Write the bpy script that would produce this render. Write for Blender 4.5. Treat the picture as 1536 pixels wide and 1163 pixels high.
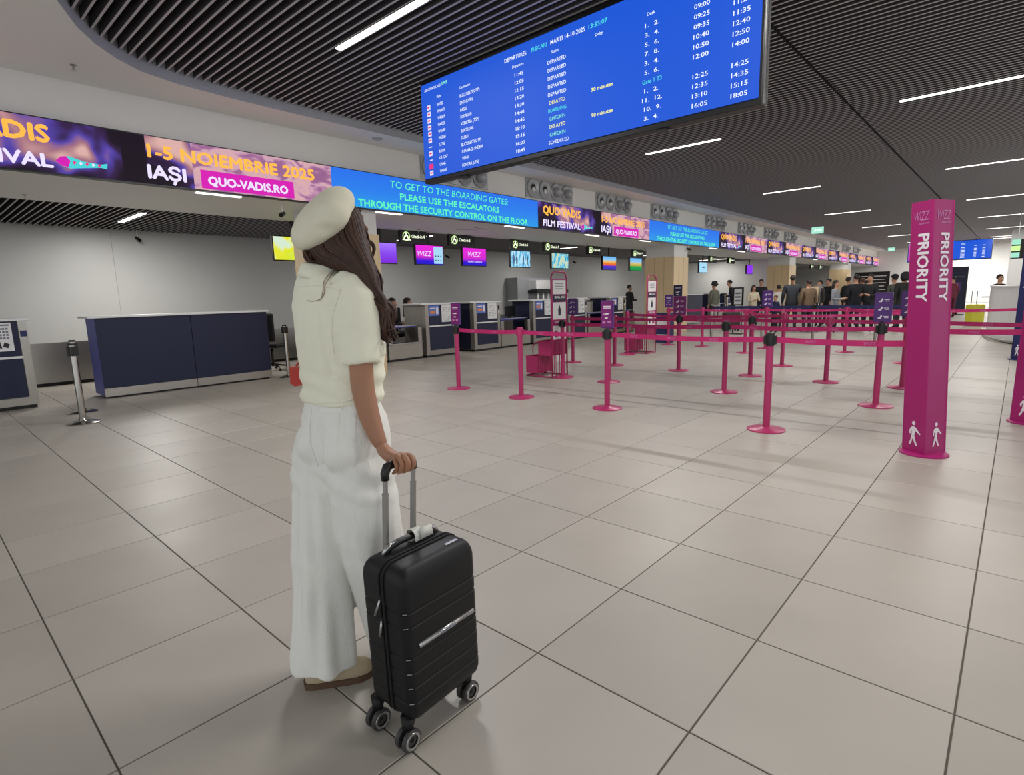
import bpy, bmesh, math, random
from mathutils import Vector, Matrix, noise
from mathutils.bvhtree import BVHTree
random.seed(7)
PI = math.pi
for o in list(bpy.data.objects):
    bpy.data.objects.remove(o)
S = bpy.context.scene
COL = S.collection

# ---------------------------------------------------------------- camera
FPX, YAW, PITCH, ROLL, EYE = 836.23, .736817, .163616, -.0267162, 1.336
cy, sy, cp, sp = math.cos(YAW), math.sin(YAW), math.cos(PITCH), math.sin(PITCH)
Fv = Vector((cp*cy, cp*sy, -sp)); r0 = Vector((sy, -cy, 0)); u0 = r0.cross(Fv)
Rv = math.cos(ROLL)*r0 + math.sin(ROLL)*u0
Uv = -math.sin(ROLL)*r0 + math.cos(ROLL)*u0
CAM = Vector((0, 0, EYE))
cam = bpy.data.cameras.new('camera')
cam.sensor_fit = 'HORIZONTAL'; cam.sensor_width = 36; cam.lens = FPX*36/1536
cam.clip_start = .05; cam.clip_end = 300
co = bpy.data.objects.new('camera', cam); COL.objects.link(co)
co.matrix_world = Matrix(((Rv.x, Uv.x, -Fv.x, 0), (Rv.y, Uv.y, -Fv.y, 0), (Rv.z, Uv.z, -Fv.z, EYE), (0, 0, 0, 1)))
S.camera = co

def ray(px, py):
    return Rv*((px-768)/FPX) + Uv*((581.5-py)/FPX) + Fv
def on_floor(px, depth):
    """floor point that stands under column px of the hall at the given distance"""
    best = None
    lo, hi = 440.0, 1150.0
    for _ in range(40):
        m = (lo+hi)/2
        d = ray(px, m)
        t = -EYE/d.z if d.z < -1e-6 else 1e6
        if t > depth: lo = m
        else: hi = m
    d = ray(px, lo); t = -EYE/d.z
    p = CAM + d*t
    return Vector((p.x, p.y, 0))

# ---------------------------------------------------------------- world, light, exposure
S.view_settings.view_transform = 'Standard'
S.view_settings.look = 'None'
S.view_settings.gamma = 1
S.view_settings.use_curve_mapping = False
S.view_settings.exposure = 0.0
W = bpy.data.worlds.new('world'); S.world = W; W.use_nodes = True
W.node_tree.nodes['Background'].inputs[0].default_value = (.93, .96, 1, 1)
W.node_tree.nodes['Background'].inputs[1].default_value = 1.0

LAMP_W = 92.0
def area(name, loc, sx, sy_, power, parent=None, rot=(0, 0, 0), col=(1, .97, .93)):
    l = bpy.data.lights.new(name, 'AREA'); l.shape = 'RECTANGLE'
    l.size = sx; l.size_y = sy_; l.energy = power; l.color = col
    o = bpy.data.objects.new(name, l); COL.objects.link(o)
    o.location = loc; o.rotation_euler = rot
    if parent: o.parent = parent
    return o

# ---------------------------------------------------------------- materials
def lin(h):
    if isinstance(h, str):
        h = h.lstrip('#'); c = [int(h[i:i+2], 16)/255 for i in (0, 2, 4)]
        return tuple((x/12.92 if x <= .04045 else ((x+.055)/1.055)**2.4) for x in c)
    return tuple(h[:3])
def mat(name, col, rough=.5, metal=0, var=.06, scale=8, bump=0, bscale=60, spec=.5, stretch=None, coat=0):
    m = bpy.data.materials.new(name); m.use_nodes = True
    nt = m.node_tree; b = nt.nodes['Principled BSDF']
    c = lin(col)
    b.inputs['Roughness'].default_value = rough
    b.inputs['Metallic'].default_value = metal
    b.inputs['Specular IOR Level'].default_value = spec
    if coat: b.inputs['Coat Weight'].default_value = coat
    tc = nt.nodes.new('ShaderNodeTexCoord'); mp = nt.nodes.new('ShaderNodeMapping')
    nt.links.new(tc.outputs['Object'], mp.inputs[0])
    if stretch: mp.inputs['Scale'].default_value = stretch
    n = nt.nodes.new('ShaderNodeTexNoise'); n.inputs['Scale'].default_value = scale; n.inputs['Detail'].default_value = 3
    nt.links.new(mp.outputs[0], n.inputs[0])
    mx = nt.nodes.new('ShaderNodeMix'); mx.data_type = 'RGBA'
    mx.inputs[6].default_value = tuple(x*(1-var) for x in c)+(1,)
    mx.inputs[7].default_value = tuple(min(1, x*(1+var)) for x in c)+(1,)
    nt.links.new(n.outputs[0], mx.inputs[0]); nt.links.new(mx.outputs[2], b.inputs['Base Color'])
    if bump:
        n2 = nt.nodes.new('ShaderNodeTexNoise'); n2.inputs['Scale'].default_value = bscale; n2.inputs['Detail'].default_value = 4
        nt.links.new(mp.outputs[0], n2.inputs[0])
        bp = nt.nodes.new('ShaderNodeBump'); bp.inputs['Strength'].default_value = bump; bp.inputs['Distance'].default_value = .01
        nt.links.new(n2.outputs[0], bp.inputs['Height']); nt.links.new(bp.outputs[0], b.inputs['Normal'])
    return m
def glow(name, col, s=1.0, base='#111111'):
    m = bpy.data.materials.new(name); m.use_nodes = True
    b = m.node_tree.nodes['Principled BSDF']
    b.inputs['Base Color'].default_value = lin(base)+(1,)
    b.inputs['Roughness'].default_value = .7
    b.inputs['Specular IOR Level'].default_value = .15
    b.inputs['Emission Color'].default_value = lin(col)+(1,)
    b.inputs['Emission Strength'].default_value = s
    return m
def glow_ramp(name, stops, scale, s=1.0, detail=2, stretch=(1, 1, 1), gradient=None, dist=0.0):
    """a lit screen showing a blurred picture: noise (or a gradient along one object axis) through colours"""
    m = glow(name, '#ffffff', s); nt = m.node_tree; b = nt.nodes['Principled BSDF']
    tc = nt.nodes.new('ShaderNodeTexCoord'); mp = nt.nodes.new('ShaderNodeMapping'); mp.inputs['Scale'].default_value = stretch
    nt.links.new(tc.outputs['Object'], mp.inputs[0])
    r = nt.nodes.new('ShaderNodeValToRGB')
    if gradient is None:
        n = nt.nodes.new('ShaderNodeTexNoise'); n.inputs['Scale'].default_value = scale; n.inputs['Detail'].default_value = detail
        n.inputs['Distortion'].default_value = dist
        nt.links.new(mp.outputs[0], n.inputs[0]); nt.links.new(n.outputs[0], r.inputs[0])
    else:
        ax, a0, a1 = gradient
        sx = nt.nodes.new('ShaderNodeSeparateXYZ'); nt.links.new(tc.outputs['Object'], sx.inputs[0])
        mr = nt.nodes.new('ShaderNodeMapRange'); mr.inputs[1].default_value = a0; mr.inputs[2].default_value = a1
        nt.links.new(sx.outputs[ax], mr.inputs[0]); nt.links.new(mr.outputs[0], r.inputs[0])
    el = r.color_ramp.elements
    while len(el) < len(stops): el.new(.5)
    for e, (p, c) in zip(el, stops): e.position = p; e.color = lin(c)+(1,)
    nt.links.new(r.outputs[0], b.inputs['Emission Color'])
    return m

M = {}
M['white_wall'] = mat('white_plaster', '#d8d8d6', .7, var=.02, bump=.05, bscale=120)
M['fascia'] = mat('white_painted_board', '#e2e1dd', .6, var=.02)
M['back_wall'] = mat('pale_laminate', '#cfcfcc', .45, var=.02)
M['lip'] = mat('grey_edge_paint', '#b4b6be', .6)
M['slat_lit_edge'] = mat('lit_baffle_edge', '#bcb8ba', .5)  # baffle undersides coloured pale as if lit, sides kept dark
M['slat'] = mat('grey_aluminium_baffle', '#4b484b', .5, var=.05)
M['slat_dark'] = mat('dark_baffle', '#403e42', .5, var=.05)
M['plenum'] = mat('black_plenum', '#141214', .9)
M['black'] = mat('black_plastic', '#101012', .4, var=.1)
M['black_gloss'] = mat('black_glossy_plastic', '#0c0c0f', .2)
M['steel'] = mat('brushed_steel', '#b3afa8', .3, .95, var=.08, scale=3, stretch=(1, 1, 30))
M['steel_soft'] = mat('satin_steel', '#a9a59d', .42, .75, var=.08, scale=4)
M['chrome'] = mat('polished_chrome', '#aeaba5', .2, 1, var=.02)
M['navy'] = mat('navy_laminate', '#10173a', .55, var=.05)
M['navy_lit'] = mat('blue_and_lit_navy_laminate', '#4650a8', .4, var=.05)  # blue scale tops; on counter sides, navy brightened in colour as if lit
M['white_top'] = mat('white_laminate', '#e4e4e4', .35, var=.02)
M['pink'] = mat('magenta_powder_coat', '#ad2d64', .35, var=.04)
M['belt'] = mat('magenta_webbing', '#b81c66', .6, var=.25, scale=9, bump=.2, bscale=200)
M['magenta'] = mat('magenta_board', '#a3176a', .45, var=.05)
M['purple'] = mat('violet_print', '#512a78', .4, var=.35, scale=4)
M['purple2'] = mat('magenta_violet_print', '#7a2270', .4, var=.4, scale=5)
M['print_white'] = mat('white_print', '#e8e2ea', .5)
M['print_pale'] = mat('pale_lilac_print', '#c07bb0', .5)
M['print_grey'] = mat('grey_print', '#777b86', .6)
M['print_navy'] = mat('navy_print', '#20265c', .5)
M['print_blue'] = mat('blue_leaflet_print', '#5a78c8', .5, var=.3, scale=12)
M['print_orange'] = mat('orange_print', '#e08a50', .5)
M['paper'] = mat('white_paper', '#e6e6e6', .6, var=.02)
M['wood'] = mat('pale_oak_veneer', '#dcc39a', .5, var=.16, scale=6, stretch=(6, 6, .35))
M['wood_dark'] = mat('brown_veneer', '#8d7a64', .5, var=.1, scale=6, stretch=(6, 6, .35))
M['speaker_grey'] = mat('grey_nozzle_metal', '#a8aaad', .4, .3, var=.05)
M['lamp_glow'] = glow('lamp_diffuser', '#fffaf2', 3.0)
M['exit_glow'] = glow('exit_sign_glow', '#a8ecd2', 1.0)
M['exit_white'] = glow('exit_sign_white', '#f4fff8', 1.1)
M['led_blue'] = glow_ramp('led_blue', [(0, '#2c9be8'), (.5, '#2c80ee'), (1, '#2a72ec')], 1, 1.0, gradient=(2, 2.86, 3.44))
M['led_green'] = glow('led_green_letters', '#5ff0b4', 1.1)
M['led_orange'] = glow('led_orange_letters', '#ffb84a', 1.1)
M['led_white'] = glow('led_white_letters', '#e6dcff', 1.1)
M['led_pink'] = glow('led_magenta', '#d81fb4', 1.0)
M['led_cyan'] = glow('led_cyan', '#49d6da', 1.0)
M['led_photo'] = glow_ramp('led_festival_picture', [(0, '#140e18'), (.42, '#1f1524'), (.49, '#3a2450'), (.54, '#5a48b0'), (.6, '#b07a88'), (.66, '#e8b8b0'), (1, '#e0a0d8')], 1.3, .9, 1.5, (1.1, 1, 1.3), dist=.6)
M['led_photo_b'] = glow_ramp('led_hair_picture', [(0, '#80507a'), (.4, '#a8709c'), (.5, '#d8a8c0'), (.6, '#e4b4b4'), (1, '#b98ad8')], 2.5, .9, 3, (1, 1, 2), dist=1.5)
M['led_dark'] = glow('led_dark', '#1c1220', .9)
M['board_blue'] = glow('board_blue', '#1c58d8', 1.0)
M['board_white'] = glow('board_white_text', '#eaf4ff', 1.1)
M['board_green'] = glow('board_green_text', '#8af0cf', 1.0)
M['board_cyan'] = glow('board_cyan_text', '#54dfe6', 1.0)
M['board_yellow'] = glow('board_yellow_text', '#f4f08a', 1.1)
M['board_pink'] = glow('board_pink_icon', '#ec2f80', 1.0)
M['board_icon'] = glow('board_pale_icon', '#e6e2f6', 1.0)
M['sign_icon'] = glow('sign_icon_glow', '#f6ffe0', 1.3)
M['sign_ring'] = glow('sign_ring_glow', '#c8ee9a', 1.2)
M['skin'] = mat('skin', '#b98a70', .5, var=.05, scale=20)
M['skin_tan'] = mat('skin_tan', '#a3755a', .5, var=.06, scale=14, bump=.03, bscale=300)
M['hair'] = mat('dark_brown_hair', '#3f2519', .58, var=.5, scale=40, stretch=(2, 2, .3))
_h = M['hair'].node_tree; _b = _h.nodes['Principled BSDF']; _g = _h.nodes.new('ShaderNodeNewGeometry'); _m = _h.nodes.new('ShaderNodeMapRange'); _m.inputs[3].default_value = .45; _m.inputs[4].default_value = 1.35
_s = _h.nodes.new('ShaderNodeHueSaturation'); _h.links.new(_g.outputs['Random Per Island'], _m.inputs[0]); _h.links.new(_m.outputs[0], _s.inputs['Value']); _h.links.new([n for n in _h.nodes if n.bl_idname == 'ShaderNodeMix'][0].outputs[2], _s.inputs['Color']); _h.links.new(_s.outputs[0], _b.inputs['Base Color'])
M['hair_bg'] = mat('dark_hair', '#1c1513', .6, var=.2)
M['cream'] = mat('cream_woven_cotton', '#efeeda', .85, var=.03, scale=30, bump=.25, bscale=260, spec=.2)
M['trouser'] = mat('off_white_corduroy', '#eeeee8', .85, var=.03, scale=30, bump=.35, bscale=90, spec=.2, stretch=(5, 5, .7))
M['beret'] = mat('cream_felt', '#dfdbc6', .9, var=.05, scale=12, bump=.15, bscale=200, spec=.15)
M['shoe'] = mat('beige_suede', '#b9a98c', .8, var=.1)
M['sole'] = mat('brown_rubber_sole', '#5c4635', .7)
M['case'] = mat('black_polypropylene_shell', '#0d0d10', .5, var=.1, spec=.35, bump=.08, bscale=400)
M['case_zip'] = mat('black_zip_tape', '#0a0a0b', .75)
M['tyre'] = mat('grey_wheel_rubber', '#3a3838', .5)
M['silver'] = mat('silver_trim', '#b5b5b5', .25, .9, var=.03)
M['tube'] = mat('grey_aluminium_tube', '#9c9a97', .3, .8, var=.04)
M['red'] = mat('red_leather', '#b8301f', .5)
M['tag_white'] = mat('white_luggage_tag', '#cfd0c8', .5)

# ---------------------------------------------------------------- helpers
class MB:
    def __init__(s): s.v = []; s.f = []; s.m = []; s.mats = []
    def mi(s, m):
        m = M[m] if isinstance(m, str) else m
        if m not in s.mats: s.mats.append(m)
        return s.mats.index(m)
    def add(s, vs, fs, m):
        k = len(s.v); i = s.mi(m); s.v += [tuple(v) for v in vs]
        for f in fs: s.f.append(tuple(k+a for a in f)); s.m.append(i)
    def box(s, x0, x1, y0, y1, z0, z1, m, bev=0):
        if bev:
            bm = bmesh.new(); bmesh.ops.create_cube(bm, size=1)
            for v in bm.verts: v.co = Vector(((x0+x1)/2+v.co.x*(x1-x0), (y0+y1)/2+v.co.y*(y1-y0), (z0+z1)/2+v.co.z*(z1-z0)))
            bmesh.ops.bevel(bm, geom=bm.edges[:], offset=bev, segments=2, affect='EDGES', profile=.5)
            bm.verts.index_update()
            s.add([v.co for v in bm.verts], [[v.index for v in f.verts] for f in bm.faces], m); bm.free(); return
        v = [(x0, y0, z0), (x1, y0, z0), (x1, y1, z0), (x0, y1, z0), (x0, y0, z1), (x1, y0, z1), (x1, y1, z1), (x0, y1, z1)]
        s.add(v, [(0, 3, 2, 1), (4, 5, 6, 7), (0, 1, 5, 4), (1, 2, 6, 5), (2, 3, 7, 6), (3, 0, 4, 7)], m)
    def loft(s, rings, m, cap=True, close=True):
        n = len(rings[0]); vs = [p for r in rings for p in r]; fs = []
        for i in range(len(rings)-1):
            for j in range(n if close else n-1):
                a = i*n+j; b = i*n+(j+1) % n
                fs.append((a, b, b+n, a+n))
        if cap: fs.append(tuple(range(n-1, -1, -1))); fs.append(tuple((len(rings)-1)*n+j for j in range(n)))
        s.add(vs, fs, m)
    def lathe(s, prof, m, n=24, c=(0, 0, 0), axis=None, cap=True):
        """prof: (r, h) pairs along the axis"""
        A = Vector(axis).normalized() if axis else Vector((0, 0, 1))
        t = Vector((1, 0, 0)) if abs(A.x) < .9 else Vector((0, 1, 0))
        X = t.cross(A).normalized(); Y = A.cross(X); C0 = Vector(c)
        s.loft([[C0+A*h+X*(r*math.cos(2*PI*j/n))+Y*(r*math.sin(2*PI*j/n)) for j in range(n)] for r, h in prof], m, cap)
    def tube(s, pts, r, m, n=10, cap=True):
        pts = [Vector(p) for p in pts]; rings = []; X = None
        for i, p in enumerate(pts):
            d = (pts[min(i+1, len(pts)-1)]-pts[max(i-1, 0)])
            d = d.normalized() if d.length > 1e-9 else Vector((0, 0, 1))
            if X is None: X = (Vector((0, 0, 1)) if abs(d.z) < .9 else Vector((1, 0, 0))).cross(d).normalized()
            else: X = (X-d*X.dot(d)).normalized()
            Y = d.cross(X); rr = r[i] if isinstance(r, (list, tuple)) else r
            rings.append([p+X*(rr*math.cos(2*PI*j/n))+Y*(rr*math.sin(2*PI*j/n)) for j in range(n)])
        s.loft(rings, m, cap)
    def prism(s, poly, t, m, O, X, Y):
        """flat outline poly (a,b) in plane O,X,Y extruded by t along the normal"""
        X, Y, O = Vector(X), Vector(Y), Vector(O); N = X.cross(Y).normalized()
        a = [O+X*p[0]+Y*p[1] for p in poly]; b = [p+N*t for p in a]; n = len(poly)
        s.add(a+b, [tuple(range(n-1, -1, -1)), tuple(range(n, 2*n))]+[(i, (i+1) % n, n+(i+1) % n, n+i) for i in range(n)], m)
    def xf(s, mtx, start=0):
        for i in range(start, len(s.v)): s.v[i] = tuple(mtx @ Vector(s.v[i]))
    def build(s, name, parent=None, smooth=False, label=None):
        me = bpy.data.meshes.new(name); me.from_pydata(s.v, [], s.f)
        for m in s.mats: me.materials.append(m)
        me.polygons.foreach_set('material_index', s.m)
        if smooth: me.polygons.foreach_set('use_smooth', [True]*len(me.polygons))
        me.update()
        if smooth == 'auto': sharp(me)
        o = bpy.data.objects.new(name, me); COL.objects.link(o)
        if parent: o.parent = parent
        if label: o['label'] = label
        return o
def sharp(me, ang=.6):
    bm = bmesh.new(); bm.from_mesh(me)
    for e in bm.edges:
        if len(e.link_faces) == 2 and e.calc_face_angle(0) > ang: e.smooth = False
    bm.to_mesh(me); bm.free()
def tag(o, label=None, cat=None, group=None, kind=None):
    if label: o['label'] = label
    if cat: o['category'] = cat
    if group: o['group'] = group
    if kind: o['kind'] = kind
    return o
def thing(name, label, cat, loc=(0, 0, 0), rz=0, group=None):
    o = bpy.data.objects.new(name, None); COL.objects.link(o); o.empty_display_size = .1
    o.location = loc; o.rotation_euler = (0, 0, rz)
    return tag(o, label, cat, group)
def part(name, parent, fn, smooth=False, label=None):
    mb = MB(); fn(mb); return mb.build(name, parent, smooth, label)
def boxp(name, parent, dims, m, bev=0, label=None):
    mb = MB(); mb.box(*dims, m, bev); return mb.build(name, parent, False, label)
def structure(o): o['kind'] = 'structure'; return o
def dup(root, loc=None, rz=None, label=None, group=None):
    r = root.copy(); COL.objects.link(r)
    if loc is not None: r.location = loc
    if rz is not None: r.rotation_euler = (0, 0, rz)
    if label: r['label'] = label
    if group: r['group'] = group
    for ch in list(root.children):
        c = ch.copy(); COL.objects.link(c); c.parent = r
        for g in list(ch.children):
            d = g.copy(); COL.objects.link(d); d.parent = c
    return r

_tc = {}
def text_geo(s, bold=0.0, shear=0.0):
    key = (s, bold, shear)
    if key in _tc: return _tc[key]
    c = bpy.data.curves.new('t', 'FONT'); c.body = s; c.size = 1; c.resolution_u = 2; c.offset = bold; c.shear = shear
    o = bpy.data.objects.new('t', c); COL.objects.link(o)
    dg = bpy.context.evaluated_depsgraph_get(); me = bpy.data.meshes.new_from_object(o.evaluated_get(dg))
    v = [p.co.copy() for p in me.vertices]; f = [tuple(p.vertices) for p in me.polygons]
    bpy.data.objects.remove(o); bpy.data.curves.remove(c); bpy.data.meshes.remove(me)
    if v:
        x0 = min(p.x for p in v); x1 = max(p.x for p in v); y0 = min(p.y for p in v); y1 = max(p.y for p in v)
    else: x0 = x1 = y0 = y1 = 0
    _tc[key] = (v, f, x0, x1, y0, y1); return _tc[key]
def put_text(mb, s, m, O, X, Y, h=None, w=None, bold=0.0, shear=0.0, cap=.73, anchor='l', fat=0):
    """text with its lower left corner at O; h = letter height, w = total width"""
    v, f, x0, x1, y0, y1 = text_geo(s, bold, shear)
    if not v: return
    sc_y = h/cap if h else w/(x1-x0)
    sc_x = w/(x1-x0) if w else sc_y
    X, Y, O = Vector(X), Vector(Y), Vector(O)
    off = {'l': 0, 'c': -(x1-x0)*sc_x/2, 'r': -(x1-x0)*sc_x}[anchor]
    N_ = X.cross(Y)
    for q_, (dx, dy) in enumerate(((0, 0), (fat, 0), (-fat, 0), (0, fat), (0, -fat)) if fat else ((0, 0),)):
        mb.add([O+X*((p.x-x0)*sc_x+off+dx)+Y*(p.y*sc_y+dy)+N_*(.0002*q_) for p in v], f, m)
XW, YW = (1, 0, 0), (0, 0, 1)          # writing on faces that look towards -y
XB, YB = (0, -1, 0), (0, 0, 1)         # writing on faces that look towards -x

# ================================================================ THE SETTING
# ---- floor: a grout bed carrying 0.6 m tiles
fm = M['tile'] = mat('greige_porcelain', '#a9a39a', .3, var=.09, scale=2.2, bump=.02, bscale=30)
nt = fm.node_tree; b = nt.nodes['Principled BSDF']; mxn = [n for n in nt.nodes if n.bl_idname == 'ShaderNodeMix'][0]
oi = nt.nodes.new('ShaderNodeObjectInfo'); gi = nt.nodes.new('ShaderNodeNewGeometry')
ad = nt.nodes.new('ShaderNodeMath'); ad.operation = 'ADD'; fr = nt.nodes.new('ShaderNodeMath'); fr.operation = 'FRACT'
nt.links.new(oi.outputs['Random'], ad.inputs[0]); nt.links.new(gi.outputs['Random Per Island'], ad.inputs[1]); nt.links.new(ad.outputs[0], fr.inputs[0])
hs = nt.nodes.new('ShaderNodeHueSaturation'); mr = nt.nodes.new('ShaderNodeMapRange'); mr.inputs[3].default_value = .94; mr.inputs[4].default_value = 1.06
nt.links.new(fr.outputs[0], mr.inputs[0]); nt.links.new(mr.outputs[0], hs.inputs['Value']); nt.links.new(mxn.outputs[2], hs.inputs['Color']); nt.links.new(hs.outputs[0], b.inputs['Base Color'])
wn = nt.nodes.new('ShaderNodeTexNoise'); wn.inputs['Scale'].default_value = 1.7; wn.inputs['Detail'].default_value = 5
mr2 = nt.nodes.new('ShaderNodeMapRange'); mr2.inputs[3].default_value = .33; mr2.inputs[4].default_value = .48
geo_pos = gi.outputs['Position']
nt.links.new(geo_pos, wn.inputs['Vector']); nt.links.new(wn.outputs[0], mr2.inputs[0]); nt.links.new(mr2.outputs[0], b.inputs['Roughness'])
M['grout'] = mat('brown_grout', '#5c554d', .8)
TX, TY, TS = 1.467, .036, .6
floor = structure(boxp('floor', None, (-4, 52, -9, 15, -.08, -.004), 'grout'))
def tile_geo(mb, x, y):
    g = .0028; h = TS/2-g; c = .0016
    x0, x1, y0, y1 = x-h, x+h, y-h, y+h
    v = [(x0, y0, -.006), (x1, y0, -.006), (x1, y1, -.006), (x0, y1, -.006), (x0, y0, -c), (x1, y0, -c), (x1, y1, -c), (x0, y1, -c),
         (x0+c, y0+c, 0), (x1-c, y0+c, 0), (x1-c, y1-c, 0), (x0+c, y1-c, 0)]
    f = [(8, 9, 10, 11)]
    for i in range(4):
        j = (i+1) % 4; f += [(i, j, 4+j, 4+i), (4+i, 4+j, 8+j, 8+i)]
    mb.add(v, f, 'tile')
proto = MB(); tile_geo(proto, 0, 0)
cells = []
for i in range(-8, 86):
    for j in range(-15, 25):
        x, y = TX+TS*(i+.5), TY+TS*(j+.5)
        if x > 51.5 or y > 14.7 or y < -8.8: continue
        p = Vector((x, y, 0))-CAM; d = p.dot(Fv)
        vis = 1e9
        if d > .3:
            px = abs(p.dot(Rv)/d*FPX); py = p.dot(Uv)/d*FPX
            if px < 900 and py > -760: vis = d
        cells.append((vis, x, y))
cells.sort()
t0 = proto.build('tile', floor); t0.location = (cells[0][1], cells[0][2], 0)
for k, (d, x, y) in enumerate(cells[1:300]):
    t = t0.copy(); COL.objects.link(t); t.location = (x, y, 0)
field = MB()
for d, x, y in cells[300:]: tile_geo(field, x, y)
tag(field.build('tile_field', floor), kind='stuff')

# ---- main ceiling: black plenum with baffle slats running across the hall
ZS = 4.04
LIP = [(1.02, -9), (1.02, 4.2), (1.04, 4.9), (1.10, 5.45), (1.20, 5.93), (1.34, 6.35), (1.56, 6.80), (1.76, 7.10), (2.00, 7.36), (2.28, 7.57), (2.70, 7.70), (3.3, 7.76), (4.2, 7.79), (52, 7.79)]
def lip_y(x):
    for (a, b_), (c, d) in zip(LIP, LIP[1:]):
        if a <= x <= c and c > a: return b_+(d-b_)*(x-a)/(c-a)
    return LIP[-1][1] if x > 2 else None
ceiling = structure(boxp('ceiling', None, (-4, 52, -9, 10.7, 4.26, 4.4), 'plenum'))
def slat_obj(L, h, w, m, parent, x, yc, z, cache={}):
    k = (round(L, 3), h, w, m)
    if k not in cache:
        mb = MB(); mb.box(-w/2, w/2, -L/2, L/2, .004, h, m); mb.box(-w/2, w/2, -L/2, L/2, 0, .004, 'slat_lit_edge'); cache[k] = mb.build('slat', parent)
        o = cache[k]
    else:
        o = cache[k].copy(); COL.objects.link(o)
    o.location = (x, yc, z); return o
xs = [1.10+.1057*k for k in range(int((51.9-1.10)/.1057))]
n_s = 0; far = MB()
for x in xs:
    ye = lip_y(x)-.01
    for (a, c) in ((2.20, ye), (-8.9, 2.16)):
        if c <= a+.05: continue
        if n_s < 300 and c-a > .1:
            slat_obj(c-a, .11, .022, 'slat', ceiling, x, (a+c)/2, ZS); n_s += 1
        else: far.box(x-.011, x+.011, a, c, ZS+.004, ZS+.11, 'slat'); far.box(x-.011, x+.011, a, c, ZS, ZS+.004, 'slat_lit_edge')
far.box(1.05, 51.9, 2.165, 2.195, ZS+.13, ZS+.2, 'plenum')
tag(far.build('slat_field', ceiling), kind='stuff')
# runners that carry the slats
rm = MB()
for y in (-6, -3.4, -.8, 1.2, 3.3, 5.2, 7.0): rm.box(1.1, 51.9, y-.02, y+.02, ZS+.11, ZS+.16, 'plenum')
rm.build('slat_runner', ceiling)

# ---- white bulkhead: soffit with the curved lip, the fascia wall, the lower soffit
ZL = 3.93
sf = MB()
low = [(x, y) for x, y in LIP]
n = len(low)
for (a, b_), (c, d) in zip(low, low[1:]):
    if a < 1.3 and d < 6.5:   # left of the curve
        sf.add([(-4, b_, ZL), (a, b_, ZL), (c, d, ZL), (-4, d, ZL)], [(0, 3, 2, 1)], 'fascia')
    else:
        sf.add([(a, b_, ZL), (a, 8.5, ZL), (c, 8.5, ZL), (c, d, ZL)], [(0, 1, 2, 3)], 'fascia')
sf.add([(-4, 6.35, ZL), (1.34, 6.35, ZL), (1.34, 8.5, ZL), (-4, 8.5, ZL)], [(0, 3, 2, 1)], 'fascia')
for (a, b_), (c, d) in zip(low, low[1:]):
    sf.add([(a, b_, ZL), (c, d, ZL), (c, d, 4.26), (a, b_, 4.26)], [(3, 2, 1, 0)], 'lip')
o = sf.build('trim_1', None, True); structure(o); sharp(o.data, .5)
structure(boxp('wall_bulkhead', None, (-4, 52, 8.45, 8.6, 2.86, 4.26), 'fascia'))
lo = MB(); lo.box(-4, 52, 8.6, 10.6, 2.86, 3.2, 'fascia'); structure(lo.build('trim_2'))

# ---- lower ceiling over the desks
ceil2 = structure(boxp('ceiling.001', None, (-4, 52, 10.6, 14.85, 3.12, 3.2), 'plenum'))
f2 = MB(); k = 0; x = .62
while x < 51.5:
    if k < 170: slat_obj(4.05, .09, .022, 'slat_dark', ceil2, x, 12.66, 2.96)
    else: f2.box(x-.011, x+.011, 10.64, 14.68, 2.964, 3.05, 'slat_dark'); f2.box(x-.011, x+.011, 10.64, 14.68, 2.96, 2.964, 'slat_lit_edge')
    x += .1035; k += 1
tag(f2.build('slat_field', ceil2), kind='stuff')

# ---- back wall of big laminate panels
wall_back = structure(boxp('wall_back', None, (-4, 52, 14.74, 14.85, 0, 3.2), 'plenum'))
for k in range(12):
    x0 = -5.35+4.4*k; x0, x1 = max(x0, -4), min(x0+4.396, 52)
    if x1 > x0: boxp('wall_panel', wall_back, (x0, x1, 14.70, 14.74, 0, 3.0), 'back_wall')
structure(boxp('wall_left', None, (-4.1, -4, 8.5, 14.85, 0, 4.3), 'back_wall'))

# ---- far end wall with a corridor opening on the right
structure(boxp('wall_end', None, (51.5, 51.7, -9, 15, 0, 4.2), 'white_wall'))

# ---- columns: oak cladding to 2.44 m, white above
def column(x, nm):
    c = MB(); c.box(x, x+1.05, 8.45, 9.5, 0, 2.45, 'wood')
    o = c.build(nm); structure(o)
    for j in range(3):
        for i in range(1):
            pass
    u = MB(); u.box(x+.03, x+1.02, 8.62, 9.47, 2.45, 2.86, 'white_wall'); u.box(x+.03, x+1.02, 8.47, 8.62, 2.45, 2.86, 'white_wall')
    u.build('upper_casing', o)
    s_ = MB()
    for k in (.35, .70): s_.box(x-.002, x, 8.45+k-.004, 8.45+k+.004, 0, 2.45, 'wood_dark'); s_.box(x+k-.004, x+k+.004, 8.448, 8.45, 0, 2.45, 'wood_dark')
    s_.build('panel_joint', o)
    return o
cols = [column(x, 'column' if i == 0 else 'column') for i, x in enumerate((4.9, 17.3, 29.6, 41.9))]
# service door niche column behind the third one
structure(boxp('wall_partition', None, (31.2, 31.35, 8.7, 14.7, 0, 2.86), 'white_wall'))

def on_x(px, py, x): d = ray(px, py); return CAM+d*(x/d.x)
def on_y(px, py, y): d = ray(px, py); return CAM+d*(y/d.y)
def on_z(px, py, z): d = ray(px, py); return CAM+d*((z-EYE)/d.z)

structure(boxp('pillar', None, (40, 40.6, .05, .62, 0, 4.2), 'white_wall'))

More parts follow.
